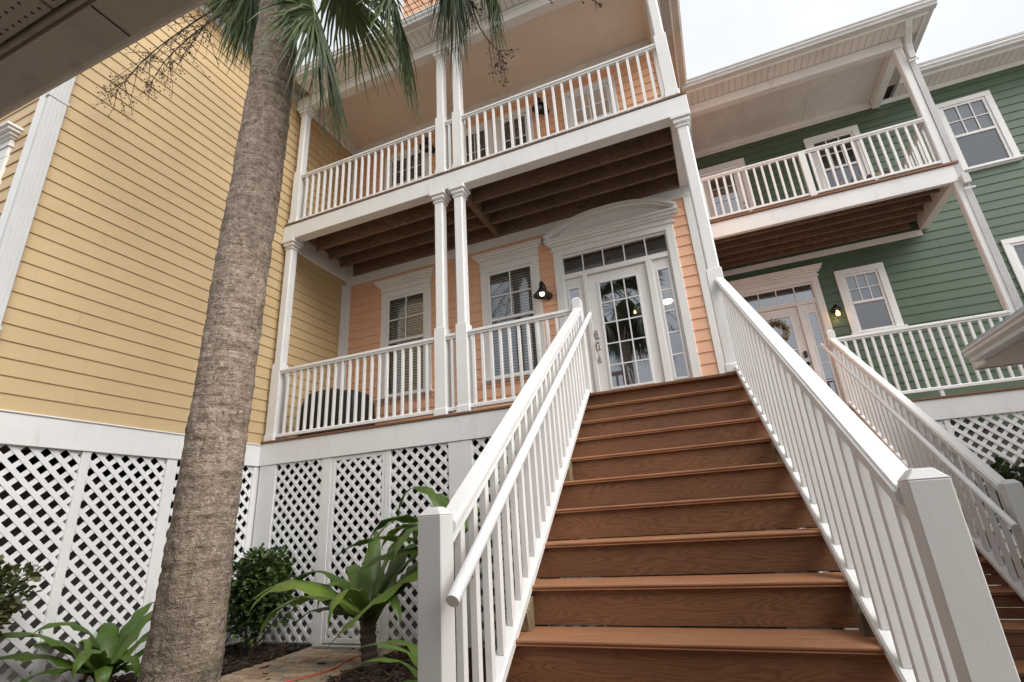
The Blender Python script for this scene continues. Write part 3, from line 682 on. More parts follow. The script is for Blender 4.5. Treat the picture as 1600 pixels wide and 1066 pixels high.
# decks
dk = MB(); y = -0.035
while y < Y1-0.02:
    dk.box(0.016 if y < 0 else 0.02, 5.80, y, min(y+0.137, Y1-0.008), -0.026, 0.0); y += 0.142
part('porch_deck', dk, M_TREX, PH, bevel=0.003)
fa = MB().box(0.012, 4.22, -0.022, 0.022, -0.300, -0.028); fa.box(5.88, 5.90, -0.022, 0.022, -0.30, -0.028); part('fascia_board', fa, M_WHT, PH, bevel=0.003)
ub = MB(); x = 0.03
while x < 5.78:
    ub.box(x, min(x+0.137, 5.80), -0.03, Y1-0.008, 3.204, 3.230); x += 0.147
part('balcony_deck', ub, M_JOIST, PH)
bm_ = MB().box(0.012, 5.80, -0.020, 0.13, 2.957, 3.200); bm_.box(5.58, 5.795, 0.1305, 1.37, 2.957, 3.200); part('porch_beam', bm_, M_WHT, PH, bevel=0.004)
for k, yy in enumerate((0.42, 0.71, 1.0, 1.345)):
    for a, b in ((0.25-0.015*k, 2.862), (2.945, 5.565)):
        part('joist', MB().box(a, b, yy-0.019, yy+0.019, 2.952, 3.2035), M_JOIST, PH, bevel=0.003)
part('joist', MB().box(2.863, 2.944, 0.131, 1.36, 2.945, 3.2032), M_JOIST, PH, bevel=0.003)
# columns
column(PH, 0.065, 0.195, -0.005, 0.125, 0.0, 2.957, 1.045)
for a in (2.572, 2.857): column(PH, a, a+0.128, -0.005, 0.123, 0.0, 2.957, 1.055)
column(PH, 5.628, 5.756, -0.005, 0.123, 0.0, 2.957, 1.055)
column(PH, 0.105, 0.225, -0.005, 0.12, 3.23, 5.43, 4.17)
for a in (2.618, 2.880): column(PH, a, a+0.122, -0.005, 0.12, 3.23, 5.43, 4.19)
column(PH, 5.600, 5.722, -0.005, 0.12, 3.23, 5.43, 4.19)
# railings
railing(PH, (0.19, 0.03), (2.575, 0.03), 0.955, 0.042, 20, first=0.135, pitch=0.1115)
railing(PH, (2.70, 0.03), (2.86, 0.03), 0.955, 0.042, 1)
railing(PH, (2.985, 0.03), (4.27, 0.03), 0.955, 0.048, 11, first=0.07, pitch=0.1115)
railing(PH, (0.225, 0.03), (2.62, 0.03), 4.09, 3.25, 20)
railing(PH, (2.738, 0.03), (2.883, 0.03), 4.09, 3.25, 1)
railing(PH, (2.995, 0.03), (5.605, 0.03), 4.09, 3.25, 21)
# top of the balcony: beam, ceiling, soffit, gutter, roof
tb = MB().box(0.012, 5.79, -0.015, 0.125, 5.43, 5.60); tb.box(5.60, 5.785, 0.1255, 1.37, 5.43, 5.60); tb.box(0.012, 5.80, -0.03, -0.0155, 5.56, 5.61); part('porch_beam', tb, M_WHT, PH, bevel=0.004)
part('porch_ceiling', MB().box(0.012, 5.79, 0.02, 1.40, 5.705, 5.72), M_CEIL, PH)
cm = MB().box(0.05, 5.60, 0.1252, 0.165, 5.60, 5.704); cm.box(5.56, 5.60, 0.165, 1.36, 5.60, 5.704); part('ceiling_trim', cm, M_CEIL, PH, bevel=0.004)
part('soffit', MB().box(0.30, 6.0, -0.30, -0.031, 5.612, 5.63), M_SOFX, PH)
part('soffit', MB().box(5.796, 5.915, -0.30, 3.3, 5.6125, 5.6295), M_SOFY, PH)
part('fascia_trim', MB().box(0.30, 6.0, -0.315, -0.30, 5.60, 5.75).box(5.915, 5.94, -0.30, 3.3, 5.59, 5.75), M_TRIM, PH, bevel=0.003)
part('gutter', MB().prism([(-0.3155+a, 5.625+b) for a, b in GUT], 'x', 0.30, 6.03), M_GUT, PH)
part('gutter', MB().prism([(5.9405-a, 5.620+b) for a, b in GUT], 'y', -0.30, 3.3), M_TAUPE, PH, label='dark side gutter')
rf = MB().add([(0.30, -0.42, 5.752), (6.04, -0.42, 5.752), (6.04, 3.3, 6.05), (0.30, 3.3, 6.05), (0.30, -0.30, 5.73), (5.95, -0.30, 5.73), (5.95, 3.3, 5.73), (0.30, 3.3, 5.73)],
              [(0, 1, 2, 3), (4, 7, 6, 5), (0, 4, 5, 1), (1, 5, 6, 2), (2, 6, 7, 3), (3, 7, 4, 0)]); part('roof', rf, M_ROOF, PH)
t3 = siding(MB(), 'y', 0.55, 1.60, 5.3, 5.8, 9.6, -1, zref=0.335); part('wall', t3, M_PEA, PH)
t4 = siding(MB(), 'x', 1.60, 0.55, 4.0, 5.8, 9.6, -1, zref=0.335); part('wall', t4, M_PEA, PH)
part('corner_board', MB().box(1.57, 1.68, 0.52, 0.56, 5.8, 9.6), M_WHT, PH)
part('roof', MB().box(1.2, 5.7, 0.1, 5, 9.6, 9.75), M_ROOF, PH)
part('wall_core', MB().box(0.0, 5.74, 3.95, 9.0, G, 5.72).box(5.68, 5.74, Y1+0.012, 3.94, G, 5.70), M_DARK, PH)
sd_ = siding(MB(), 'x', 5.742, Y1, 9.0, 0.0, 5.6, 1, zref=0.335); part('wall', sd_, M_PEA, PH)
# lattice base
for a, b in ((0.30, 1.02), (1.21, 1.87), (1.985, 2.725), (3.01, 4.24)): part('lattice_panel', lattice(MB(), 'y', 0.012, a, b, G+0.05, -0.302, -1), M_VINYL, PH)
boxes('skirt_post', [(a, b, 0.03, -o, G+0.001, -0.3015) for a, b, o in ((0.0305, 0.30, 0.012), (1.018, 1.155, 0.008), (1.913, 1.985, 0.007), (2.725, 3.01, 0.012))], M_WHT, PH, 0.004)
gf = MB().box(1.158, 1.21, 0.03, -0.002, G+0.05, -0.302).box(1.87, 1.91, 0.03, -0.002, G+0.05, -0.302); gf.box(1.21, 1.87, 0.028, -0.001, G+0.05, G+0.10); gf.box(1.21, 1.87, 0.028, -0.001, -0.35, -0.302)
part('gate_frame', gf, M_WHT, PH, bevel=0.004)
part('crawl_wall', MB().box(0.0, 5.74, 2.4, 2.5, G, -0.04).box(5.66, 5.74, 0.1, 2.4, G, -0.31), M_CBLK, PH)
part('floor_slab', MB().box(0.03, 5.70, Y1-0.005, 3.9, -0.25, -0.002), M_DARK, PH)

# ------------------------------------------------------------------ stairs
ST = thing('front_staircase', 'brown composite staircase with white railings climbing to the peach house door', 'staircase', (5.0, -1.5, G))
staircase(ST, 4.215, 5.83, 0.0, 12, None, None)
stair_rail(ST, 4.305, 0.0, 0.955, 3.145, 1, supp=((1.15, 1.24, -0.9145), (2.27, 2.36, -1.6465)), ks=0.036, ndx=-0.022)
stair_rail(ST, 5.720, 0.0, 0.955, 3.145, 0, supp=((1.15, 1.24, -0.9145), (2.27, 2.36, -1.6465)), up_newel=False, ks=0.053, ndx=0.020)
Y2 = 4.30; YP = 2.925
GS = thing('side_staircase', 'brown staircase with white railing and round handrail climbing to the green house', 'staircase', (6.6, 1.4, G))
staircase(GS, 5.84, 7.27, YP, 12, None, None, two=True)
stair_rail(GS, 7.145, YP, 0.985, 3.19, -1, supp=((1.15, 1.24, -0.9145),), ks=0.022)
stair_rail(GS, 5.90, YP, 0.985, 3.19, 0, up_newel=False)

# ------------------------------------------------------------------ green house (right)
GH = thing('green_house', 'green clapboard house at right with white balcony, downspout and wreathed door', 'house', (8.5, 4.3, G))
holes = [window(GH, 7.885, 8.315, 1.39, 2.335, Y2, meet=1.866, ug=(3, 2), cas=0.10, fill='half', mat=M_WHT)]
holes.append(window(GH, 10.10, 10.70, 1.0, 2.32, Y2, meet=1.6, ug=(3, 2), cas=0.085, fill='upper', mat=M_WHT))
xs = dict(L=5.86, R=7.50, dl=6.30, dr=7.085, dg=(6.45, 6.945), tl=5.99, tr=7.39, tn=5, mull=((6.235, 6.297), (7.088, 7.165)), side=((5.997, 6.234, 6.03, 6.16), (7.166, 7.373, 7.215, 7.328)))
GD, h_ = entry(GH, Y2, xs, None, None, False); holes.append(h_)
part('deadbolt', MB().box(7.005, 7.06, Y2+0.012, Y2-0.02, 1.09, 1.20), M_BLK, GD, bevel=0.012, seg=2)
lv = MB().tube([(7.035, Y2+0.012, 0.985), (7.035, Y2-0.012, 0.985)], 0.033, 16); lv.tube([(7.035, Y2-0.012, 0.985), (7.035, Y2-0.05, 0.985), (7.02, Y2-0.055, 0.985), (6.93, Y2-0.05, 0.985)], 0.009, 8); part('door_handle', lv, M_BLK, GD, smooth=True)
gw = siding(MB(), 'y', Y2, 5.76, 13.0, -0.3, 2.81, -1, holes, zref=0.335)
uh = [window(GH, 8.045, 8.635, 3.78, 5.03, Y2, meet=4.42, ug=(3, 2), lg=(1, 1), cas=0.10, fill='none', mat=M_WHT),
      window(GH, 9.99, 10.535, 3.80, 4.99, Y2, meet=4.41, ug=(3, 2), cas=0.09, fill='upper', mat=M_WHT)]
# balcony door
bd = MB(); frame_panel(bd, 6.02, 6.78, 3.23, 5.02, (6.18, 6.64, 3.50, 4.90), Y2+0.03, Y2-0.006); BD = part('balcony_door', bd, M_WHT, GH, bevel=0.004)
glazed(GH, 'bd', 6.18, 6.64, 3.50, 4.90, Y2-0.004, 3, 5, parent=BD)
bk = MB().tube([(6.715, Y2-0.006, 4.18), (6.715, Y2-0.03, 4.18)], 0.022, 12); bk.tube([(6.715, Y2-0.006, 4.06), (6.715, Y2-0.05, 4.06)], 0.026, 12); part('door_handle', bk, M_BLK, BD, smooth=True)
part('door_casing', MB().box(5.92, 6.02, Y2+0.01, Y2-0.03, 3.23, 5.03).box(6.78, 6.88, Y2+0.01, Y2-0.03, 3.23, 5.03).box(5.92, 6.88, Y2+0.01, Y2-0.032, 5.03, 5.14), M_WHT, BD, bevel=0.004)
r = MB(); r.add([(6.18, Y2+0.03, 3.5), (6.64, Y2+0.03, 3.5), (6.64, Y2+0.03, 4.9), (6.18, Y2+0.03, 4.9), (6.0, Y2+1, 3.3), (6.8, Y2+1, 3.3), (6.8, Y2+1, 5), (6, Y2+1, 5)], [(4, 5, 6, 7), (0, 1, 5, 4), (1, 2, 6, 5), (2, 3, 7, 6), (3, 0, 4, 7)]); part('room_lining', r, M_DARK, BD)
uh.append((6.0, 6.8, 3.2, 5.04))
g2 = siding(MB(), 'y', Y2, 5.76, 13.0, 2.81, 5.50, -1, uh, zref=0.335); o = len(gw.v); gw.v += g2.v; gw.f += [tuple(i+o for i in f) for f in g2.f]
part('wall', gw, M_GRN, GH)
fz = MB().box(5.77, 9.10, Y2-0.026, Y2+0.01, 2.795, 2.90); fz.box(5.77, 13, Y2-0.024, Y2+0.01, 5.43, 5.52); fz.box(5.77, 9.05, Y2-0.045, Y2-0.0245, 5.47, 5.595); part('frieze_board', fz, M_WHT, GH, bevel=0.004)
dk = MB(); y = YP-0.035
while y < Y2-0.02: dk.box(5.80, 9.22, y, min(y+0.137, Y2-0.008), -0.026, 0.0); y += 0.142
part('porch_deck', dk, M_TREX, GH, bevel=0.003)
part('fascia_board', MB().box(7.20, 9.22, YP-0.02, YP+0.02, -0.285, -0.028), M_WHT, GH, bevel=0.003)
part('porch_beam', MB().box(5.80, 9.20, YP-0.015, YP+0.06, 2.89, 3.155).box(9.08, 9.20, YP+0.061, Y2-0.03, 2.89, 3.155), M_WHT, GH, bevel=0.004)
part('balcony_deck', MB().box(5.80, 9.22, YP-0.04, Y2-0.03, 3.158, 3.195), M_TREX, GH, bevel=0.003)
part('balcony_subfloor', MB().box(5.80, 9.07, YP+0.062, Y2-0.03, 3.10, 3.156), M_JOIST, GH)
for k in range(5): part('joist', MB().box(5.80, 9.03-0.02*k, YP+0.26*(k+1)-0.02, YP+0.26*(k+1)+0.02, 2.93, 3.099), M_JOIST, GH, bevel=0.003)
column(GH, 9.09, 9.21, YP-0.01, YP+0.11, 0.0, 2.89, 0.02, cap=False, base=False)
column(GH, 9.05, 9.17, YP-0.01, YP+0.11, 3.195, 5.375, 3.2, cap=False, base=False)
railing(GH, (7.19, YP+0.02), (9.10, YP+0.02), 0.965, 0.085, 17)
railing(GH, (5.85, YP+0.02), (9.055, YP+0.02), 4.04, 3.235, 27)
railing(GH, (9.10, YP+0.11), (9.10, Y2-0.04), 4.04, 3.235, 9)
part('rail_post', MB().box(7.41, 7.50, YP-0.02, YP+0.065, 3.196, 4.02), M_WHT, GH, bevel=0.004)
part('rail_block', MB().box(8.13, 8.17, YP, YP+0.04, 0.0005, 0.085).box(6.55, 6.60, YP, YP+0.04, 3.196, 3.235).box(8.25, 8.30, YP, YP+0.04, 3.196, 3.235), M_WHT, GH, bevel=0.003)
part('porch_beam', MB().box(5.80, 9.18, YP-0.015, YP+0.11, 5.38, 5.55).box(9.06, 9.18, YP+0.111, Y2-0.03, 5.38, 5.55), M_WHT, GH, bevel=0.004)
part('porch_ceiling', MB().box(5.80, 9.06, YP+0.111, Y2-0.045, 5.55, 5.565), M_BEADX, GH)
boxes('ceiling_batten', [(xx-0.02, xx+0.02, YP+0.112, Y2-0.05, 5.542, 5.5495) for xx in (6.95, 8.0)], M_TRIM, GH, 0.003)
part('soffit', MB().box(5.95, 9.45, 2.60, YP-0.016, 5.552, 5.57), M_SOFX, GH); part('soffit', MB().box(9.181, 9.42, YP-0.016, 4.0, 5.5525, 5.5695), M_SOFY, GH)
part('soffit', MB().box(9.42, 13, 3.95, Y2-0.025, 5.521, 5.535), M_SOFX, GH)
part('fascia_trim', MB().box(5.95, 9.46, 2.58, 2.60, 5.535, 5.70).box(9.42, 9.445, 2.60, 3.95, 5.535, 5.70).box(9.42, 13, 3.93, 3.95, 5.50, 5.68), M_TRIM, GH, bevel=0.003)
part('gutter', MB().prism([(2.5795+a, 5.575+b) for a, b in GUT], 'x', 5.95, 9.55), M_GUT, GH); part('gutter', MB().prism([(9.4455-a, 5.575+b) for a, b in GUT], 'y', 2.58, 3.90), M_GUT, GH)
part('gutter', MB().prism([(3.9295+a, 5.545+b) for a, b in GUT], 'x', 9.60, 13), M_GUT, GH)
part('roof', MB().add([(5.95, 2.47, 5.702), (9.56, 2.47, 5.702), (9.56, 4.6, 5.85), (5.95, 4.6, 5.85), (5.95, 2.6, 5.69), (9.45, 2.6, 5.69), (9.45, 4.6, 5.69), (5.95, 4.6, 5.69)], [(0, 1, 2, 3), (4, 7, 6, 5), (0, 4, 5, 1), (1, 5, 6, 2), (2, 6, 7, 3), (3, 7, 4, 0)]), M_ROOF, GH)
part('roof', MB().prism([(3.80, 5.672), (6.5, 6.6), (6.5, 5.60), (3.95, 5.60)], 'x', 9.60, 13.2), M_ROOF, GH)
part('wall_core', MB().box(5.77, 13, 5.4, 9, G, 5.5), M_DARK, GH)
downspout(GH, 9.205, 2.905, -1.6, 5.12, -1, w=0.078, d=0.06, face='y')
el = MB()
def obar(pts, w, d):
    m = MB(); ring = []
    for (x, y, z) in pts: ring.append([(x-w/2, y-d/2, z), (x+w/2, y-d/2, z), (x+w/2, y+d/2, z), (x-w/2, y+d/2, z)])
    vs = [v for r_ in ring for v in r_]; n = len(pts)
    m.add(vs, [(3, 2, 1, 0), tuple((n-1)*4+k for k in range(4))]+[(i*4+k, i*4+(k+1) % 4, (i+1)*4+(k+1) % 4, (i+1)*4+k) for i in range(n-1) for k in range(4)]); return m
e1 = obar([(9.205, 2.874, 5.06), (9.205, 2.87, 5.20), (9.205, 2.84, 5.30), (9.205, 2.77, 5.38), (9.205, 2.66, 5.46), (9.205, 2.61, 5.52), (9.205, 2.60, 5.56)], 0.086, 0.068); part('downspout_elbow', e1, M_GUT, GH, bevel=0.008)
e2 = obar([(9.205, 2.8745, 2.95), (9.205, 2.8745, 2.88), (9.205, 2.8745, 2.80)], 0.087, 0.069); part('downspout_coupling', e2, M_GUT, GH, bevel=0.006)
sp = MB().box(9.135, 9.26, 2.835, 2.843, 5.0, 5.03); sp.box(9.135, 9.26, 2.835, 2.843, 2.70, 2.73); part('downspout_strap', sp, M_GUT, GH)
for a, b in ((6.2, 8.06), (8.12, 9.6)): part('lattice_panel', lattice(MB(), 'y', YP+0.012, a, b, G+0.05, -0.287, -1), M_VINYL, GH)
boxes('skirt_post', [(8.06, 8.12, YP+0.03, YP-0.006, G, -0.2865), (9.10, 9.22, YP+0.03, YP-0.008, G, -0.2865)], M_WHT, GH, 0.004)
part('crawl_wall', MB().box(5.8, 13, 4.8, 4.9, G, -0.3), M_CBLK, GH)
part('floor_slab', MB().box(5.8, 13, Y2-0.005, 5.4, -0.25, -0.002), M_DARK, GH)

# ------------------------------------------------------------------ lamps, wreath, things on the porches
def barn_lamp(x, y, z, label, lit=True):
    """gooseneck lamp; z = height of the shade rim"""
    t = thing('wall_lamp', label, 'lamp', (x, y, z))
    yy = y-0.19
    part('wall_plate', MB().tube([(x+0.04, y-0.005, z+0.06), (x+0.04, y-0.028, z+0.06)], 0.058, 20), M_BLK, t, bevel=0.004)
    part('gooseneck', MB().tube([(x+0.04, y-0.02, z+0.06), (x+0.035, y-0.07, z+0.10), (x+0.02, y-0.10, z+0.19), (x, yy+0.03, z+0.235), (x, yy, z+0.215), (x, yy, z+0.15)], 0.011, 10), M_BLK, t, smooth=True)
    part('lamp_shade', MB().lathe((x, yy, z), [(0.018, 0.205), (0.028, 0.20), (0.034, 0.125), (0.055, 0.085), (0.10, 0.035), (0.128, 0.0), (0.122, -0.002), (0.095, 0.03), (0.05, 0.078), (0.028, 0.12)], 28), M_BLK, t, smooth=True)
    part('bulb', MB().lathe((x, yy, z-0.005), [(0.0, 0.0), (0.025, 0.008), (0.036, 0.03), (0.03, 0.06), (0.016, 0.09)], 16), M_BULB if lit else M_CURT, t, smooth=True)
barn_lamp(3.565, Y1-0.012, 1.745, 'black gooseneck barn lamp with glowing bulb beside the peach front door')
barn_lamp(3.80, Y1-0.012, 4.93, 'black gooseneck lamp on upper peach wall above the front door', False)
barn_lamp(1.74, Y1-0.012, 4.96, 'black gooseneck lamp on upper peach wall near the twin columns', False)
LN = thing('lantern', 'small caged lantern with amber bulb on the green wall', 'lamp', (7.62, Y2, 1.72))
part('wall_plate', MB().tube([(7.605, Y2-0.01, 1.80), (7.605, Y2-0.03, 1.80)], 0.055, 16), M_BRNZ, LN)
part('lantern_cap', MB().lathe((7.61, Y2-0.13, 1.77), [(0.0, 0.085), (0.03, 0.08), (0.045, 0.05), (0.075, 0.03), (0.075, 0.0), (0.05, -0.004)], 20), M_BRNZ, LN, smooth=True)
part('bracket', MB().tube([(7.605, Y2-0.03, 1.80), (7.608, Y2-0.07, 1.82), (7.61, Y2-0.13, 1.83)], 0.012, 8), M_BRNZ, LN, smooth=True)
cg = MB()
for k in range(6):
    a = k*math.pi/3; dx, dy = math.cos(a)*0.062, math.sin(a)*0.062
    cg.tube([(7.61+dx, Y2-0.13+dy, 1.77), (7.61+dx, Y2-0.13+dy, 1.68), (7.61+dx*.5, Y2-0.13+dy*.5, 1.635), (7.61, Y2-0.13, 1.63)], 0.004, 5)
cg.tube([(7.61+0.063*math.cos(a), Y2-0.13+0.063*math.sin(a), 1.71) for a in [i*math.pi/8 for i in range(17)]], 0.004, 5); part('cage', cg, M_BRNZ, LN)
part('bulb', MB().lathe((7.61, Y2-0.13, 1.66), [(0.0, 0.0), (0.024, 0.012), (0.03, 0.04), (0.016, 0.09)], 14), M_WARM, LN, smooth=True)
pl = bpy.data.lights.new('lantern_glow', 'POINT'); pl.energy = 0.9; pl.color = (1, 0.62, 0.28); pl.shadow_soft_size = 0.03
plo = bpy.data.objects.new('lantern_glow', pl); COL.objects.link(plo); plo.location = (7.61-7.62, -0.13, 1.68-1.72); plo.parent = LN
# wreath
wr = MB(); rnd = random.Random(3); cx, cz, R = 6.69, 1.605, 0.168
for i in range(520):
    a = rnd.uniform(0, 2*math.pi); b = rnd.uniform(0, 2*math.pi); rr = 0.05*math.sqrt(rnd.random())
    p = Vector((cx+math.cos(a)*(R+rr*math.cos(b)), Y2-0.055-abs(rr*math.sin(b)), cz+math.sin(a)*(R+rr*math.cos(b))))
    u = Vector((rnd.gauss(0, 1), rnd.gauss(0, 1), rnd.gauss(0, 1))).normalized(); v = u.orthogonal().normalized(); L = rnd.uniform(0.018, 0.038); w_ = L*rnd.uniform(.3, .6)
    wr.add([p-v*w_*.2, p+u*L*.5-v*w_, p+u*L, p+u*L*.5+v*w_], [(0, 1, 2, 3)])
WRO = thing('wreath', 'dried flower wreath hanging on the white door of the green house', 'wreath', (cx, Y2-0.03, cz))
part('dried_flowers', wr, M_WREATH, WRO); part('ring', MB().tube([(cx+R*math.cos(i*math.pi/16), Y2-0.04, cz+R*math.sin(i*math.pi/16)) for i in range(33)], 0.02, 8), M_BAMB, WRO, smooth=True)
# covered grill
gc = MB(); n = 28; lv = [(0.0, 1.0, 1.0), (0.25, 0.99, 0.98), (0.55, 0.97, 0.95), (0.66, 0.94, 0.90), (0.73, 0.84, 0.76), (0.77, 0.62, 0.5), (0.785, 0.2, 0.2)]
vs = []
for z, sx, sy in lv:
    for k in range(n):
        a = 2*math.pi*k/n; c, s_ = math.cos(a), math.sin(a); e = 0.28
        vs.append((0.535+0.49*sx*abs(c)**e*(1 if c >= 0 else -1)+0.01*math.sin(k*3+z*9), 0.78+0.27*sy*abs(s_)**e*(1 if s_ >= 0 else -1)+0.008*math.sin(k*2.3+z*7), 0.012+z*(1-0.08*(c > 0.2))))
gc.add(vs, [(i*n+k, i*n+(k+1) % n, (i+1)*n+(k+1) % n, (i+1)*n+k) for i in range(len(lv)-1) for k in range(n)]+[tuple((len(lv)-1)*n+k for k in range(n))])
GR = thing('covered_grill', 'barbecue grill under a black cover behind the lower porch railing', 'grill', (0.535, 0.78, 0.0)); part('cover', gc, M_COVER, GR, smooth=True)
part('wheel', MB().tube([(0.2, 0.62, 0.07), (0.2, 0.66, 0.07)], 0.065, 16), M_BLK, GR)
# bench and driftwood on the green balcony
BE = thing('cane_bench', 'low pale cane bench with round bolsters on the green house balcony', 'bench', (8.3, 3.5, 3.195))
fr = MB()
for xx in (7.95, 8.62):
    for yy in (3.28, 3.62): fr.tube([(xx, yy, 3.196), (xx, yy, 3.52)], 0.022, 8)
    fr.tube([(xx, 3.28, 3.50), (xx, 3.62, 3.50)], 0.022, 8)
for yy in (3.28, 3.62): fr.tube([(7.95, yy, 3.42), (8.62, yy, 3.42)], 0.02, 8)
part('frame', fr, M_BAMB, BE, smooth=True)
for k in range(6): part('bolster', MB().tube([(8.02+k*0.105, 3.26, 3.49), (8.02+k*0.105, 3.64, 3.49)], 0.048, 14), M_BRWN if k % 2 else M_BAMB, BE, bevel=0.01)
for k, xx in enumerate((8.80, 8.93)):
    t = thing('planter_pot', ['round brown pot on the green balcony nearest the bench', 'round brown pot on the green balcony nearest the corner column'][k], 'pot', (xx, 3.25, 3.195))
    part('pot', MB().lathe((xx, 3.25, 3.196), [(0.0, 0.0), (0.04, 0.0), (0.052, 0.08), (0.056, 0.13), (0.05, 0.13), (0.0, 0.11)], 16), M_BRWN, t, smooth=True); part('rim', MB().lathe((xx, 3.25, 3.31), [(0.05, 0), (0.062, 0.005), (0.062, 0.02), (0.05, 0.022)], 16), M_BAMB, t, smooth=True)
dw = MB(); dw.tube([(6.98, 3.35, 3.23), (7.06, 3.33, 3.30), (7.12, 3.30, 3.33), (7.18, 3.30, 3.27), (7.28, 3.28, 3.25), (7.38, 3.26, 3.33), (7.5, 3.3, 3.37), (7.6, 3.35, 3.34)], [0.035, 0.045, 0.04, 0.03, 0.022, 0.018, 0.016, 0.01], 9)
dw.tube([(7.10, 3.30, 3.25), (7.0, 3.24, 3.28), (6.95, 3.22, 3.36)], [0.03, 0.022, 0.01], 8)
solo('driftwood', dw, M_BAMB, 'twisted pale driftwood branch lying on the green house balcony', 'driftwood', (7.2, 3.3, 3.195), smooth=True)
hs_ = MB(); pts = [(1.93, -0.24, G+0.03), (1.90, -0.5, G+0.03), (1.97, -0.75, G+0.03), (1.90, -1.05, G+0.03), (1.70, -1.5, G+0.03), (1.85, -2.0, G+0.03)]
def smooth_pts(p, k=6):
    o = []; P = [Vector(q) for q in p]
    for i in range(len(P)-1):
        a, b, c, d = P[max(i-1, 0)], P[i], P[i+1], P[min(i+2, len(P)-1)]
        for j in range(k):
            t = j/k; o.append(0.5*((2*b)+(c-a)*t+(2*a-5*b+4*c-d)*t*t+(3*b-a-3*c+d)*t**3))
    return o+[P[-1]]
solo('garden_cord', hs_.tube(smooth_pts(pts), 0.006, 8), M_HOSE, 'thin orange cord lying across the brick path', 'cord', (1.9, -1, G), smooth=True)

# ------------------------------------------------------------------ near eave overhead and the shed roof at right
NE = thing('garage', 'dark taupe roof eave with gutter looming overhead at top left', 'garage', (2, -6, G))
EX0, EX1 = -4.0, 7.74
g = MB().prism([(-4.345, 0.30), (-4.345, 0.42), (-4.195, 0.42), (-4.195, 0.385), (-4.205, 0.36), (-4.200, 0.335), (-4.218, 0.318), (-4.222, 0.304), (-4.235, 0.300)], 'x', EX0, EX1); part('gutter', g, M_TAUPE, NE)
sm = MB()
for xx in (1.2, 3.18, 3.985): sm.box(xx, xx+0.004, -4.342, -4.2365, 0.2975, 0.2999)
part('gutter_seam', sm, M_BLK, NE)
part('fascia_board', MB().box(EX0, EX1, -4.360, -4.346, 0.318, 0.46), M_TAUPE, NE, bevel=0.003)
for k in range(12):
    xx = EX0+k*0.98; part('soffit_panel', MB().box(xx+0.006, min(xx+0.974, EX1), -5.30, -4.366, 0.338, 0.350), M_PERF, NE)
part('roof', MB().prism([(-4.24, 0.43), (-4.20, 0.445), (-7.0, 1.25), (-10.0, 0.43), (-9.9, 0.40), (-4.40, 0.40)], 'x', EX0, EX1), M_ROOF, NE)
part('wall', siding(MB(), 'y', -5.30, EX0, 7.6, G, 0.37, 1).box(EX0, 7.6, -9.6, -5.32, G, 0.369), paint('grey_siding', (0.30, 0.28, 0.26)), NE)
SH = thing('shed_roof', 'low metal shed roof with gutter poking in at right before the green porch', 'shed', (9, -1, G))
SX, SZ, SY = 7.745, 0.0, 1.02
part('gutter', MB().prism([(SX-a*1.1, SZ+b*1.05) for a, b in [(0.0, 0.0), (-0.14, 0.0), (-0.14, 0.12), (0.0, 0.12)]][:0] or [(SX+0.14, SZ), (SX+0.14, SZ+0.12), (SX-0.015, SZ+0.12), (SX-0.015, SZ+0.10), (SX-0.003, SZ+0.09), (SX-0.008, SZ+0.06), (SX+0.02, SZ+0.03), (SX+0.025, SZ)], 'y', -3.4, SY), M_GUT, SH)
part('fascia_board', MB().box(SX+0.141, SX+0.165, -3.4, SY+0.02, SZ-0.015, SZ+0.14), M_TAUPE, SH)
part('soffit', MB().box(SX+0.166, SX+1.3, -3.4, SY+0.30, SZ-0.012, SZ+0.0), M_TAUPE, SH); part('fascia_board', MB().box(SX+0.166, SX+3.5, SY+0.301, SY+0.325, SZ-0.02, SZ+0.14), M_TAUPE, SH)
rs = MB().add([(SX+0.03, -3.4, SZ+0.135), (SX+0.03, SY+0.02, SZ+0.135), (SX+3.5, SY+0.35, SZ+0.155+1.9), (SX+3.5, -3.4, SZ+0.155+1.9), (SX+0.142, -3.4, SZ+0.13), (SX+0.142, SY, SZ+0.13), (SX+3.5, SY+0.34, SZ+0.141), (SX+3.5, -3.4, SZ+0.141)], [(0, 1, 2, 3), (4, 7, 6, 5), (0, 4, 5, 1), (1, 5, 6, 2), (2, 6, 7, 3), (3, 7, 4, 0)])
for k in range(12):
    y = -3.2+k*0.38
    if y < SY: rs.add([(SX+0.03, y, SZ+0.137), (SX+0.03, y+0.025, SZ+0.137), (SX+3.5, y+0.025, SZ+2.057), (SX+3.5, y, SZ+2.057), (SX+0.03, y, SZ+0.165), (SX+0.03, y+0.025, SZ+0.165), (SX+3.5, y+0.025, SZ+2.085), (SX+3.5, y, SZ+2.085)], [(0, 3, 2, 1), (4, 5, 6, 7), (0, 1, 5, 4), (1, 2, 6, 5), (2, 3, 7, 6), (3, 0, 4, 7)])
part('roof', rs, M_TIN, SH); part('wall', MB().box(SX+1.3, SX+3.4, -3.3, SY, G, SZ-0.001), M_CBLK, SH)

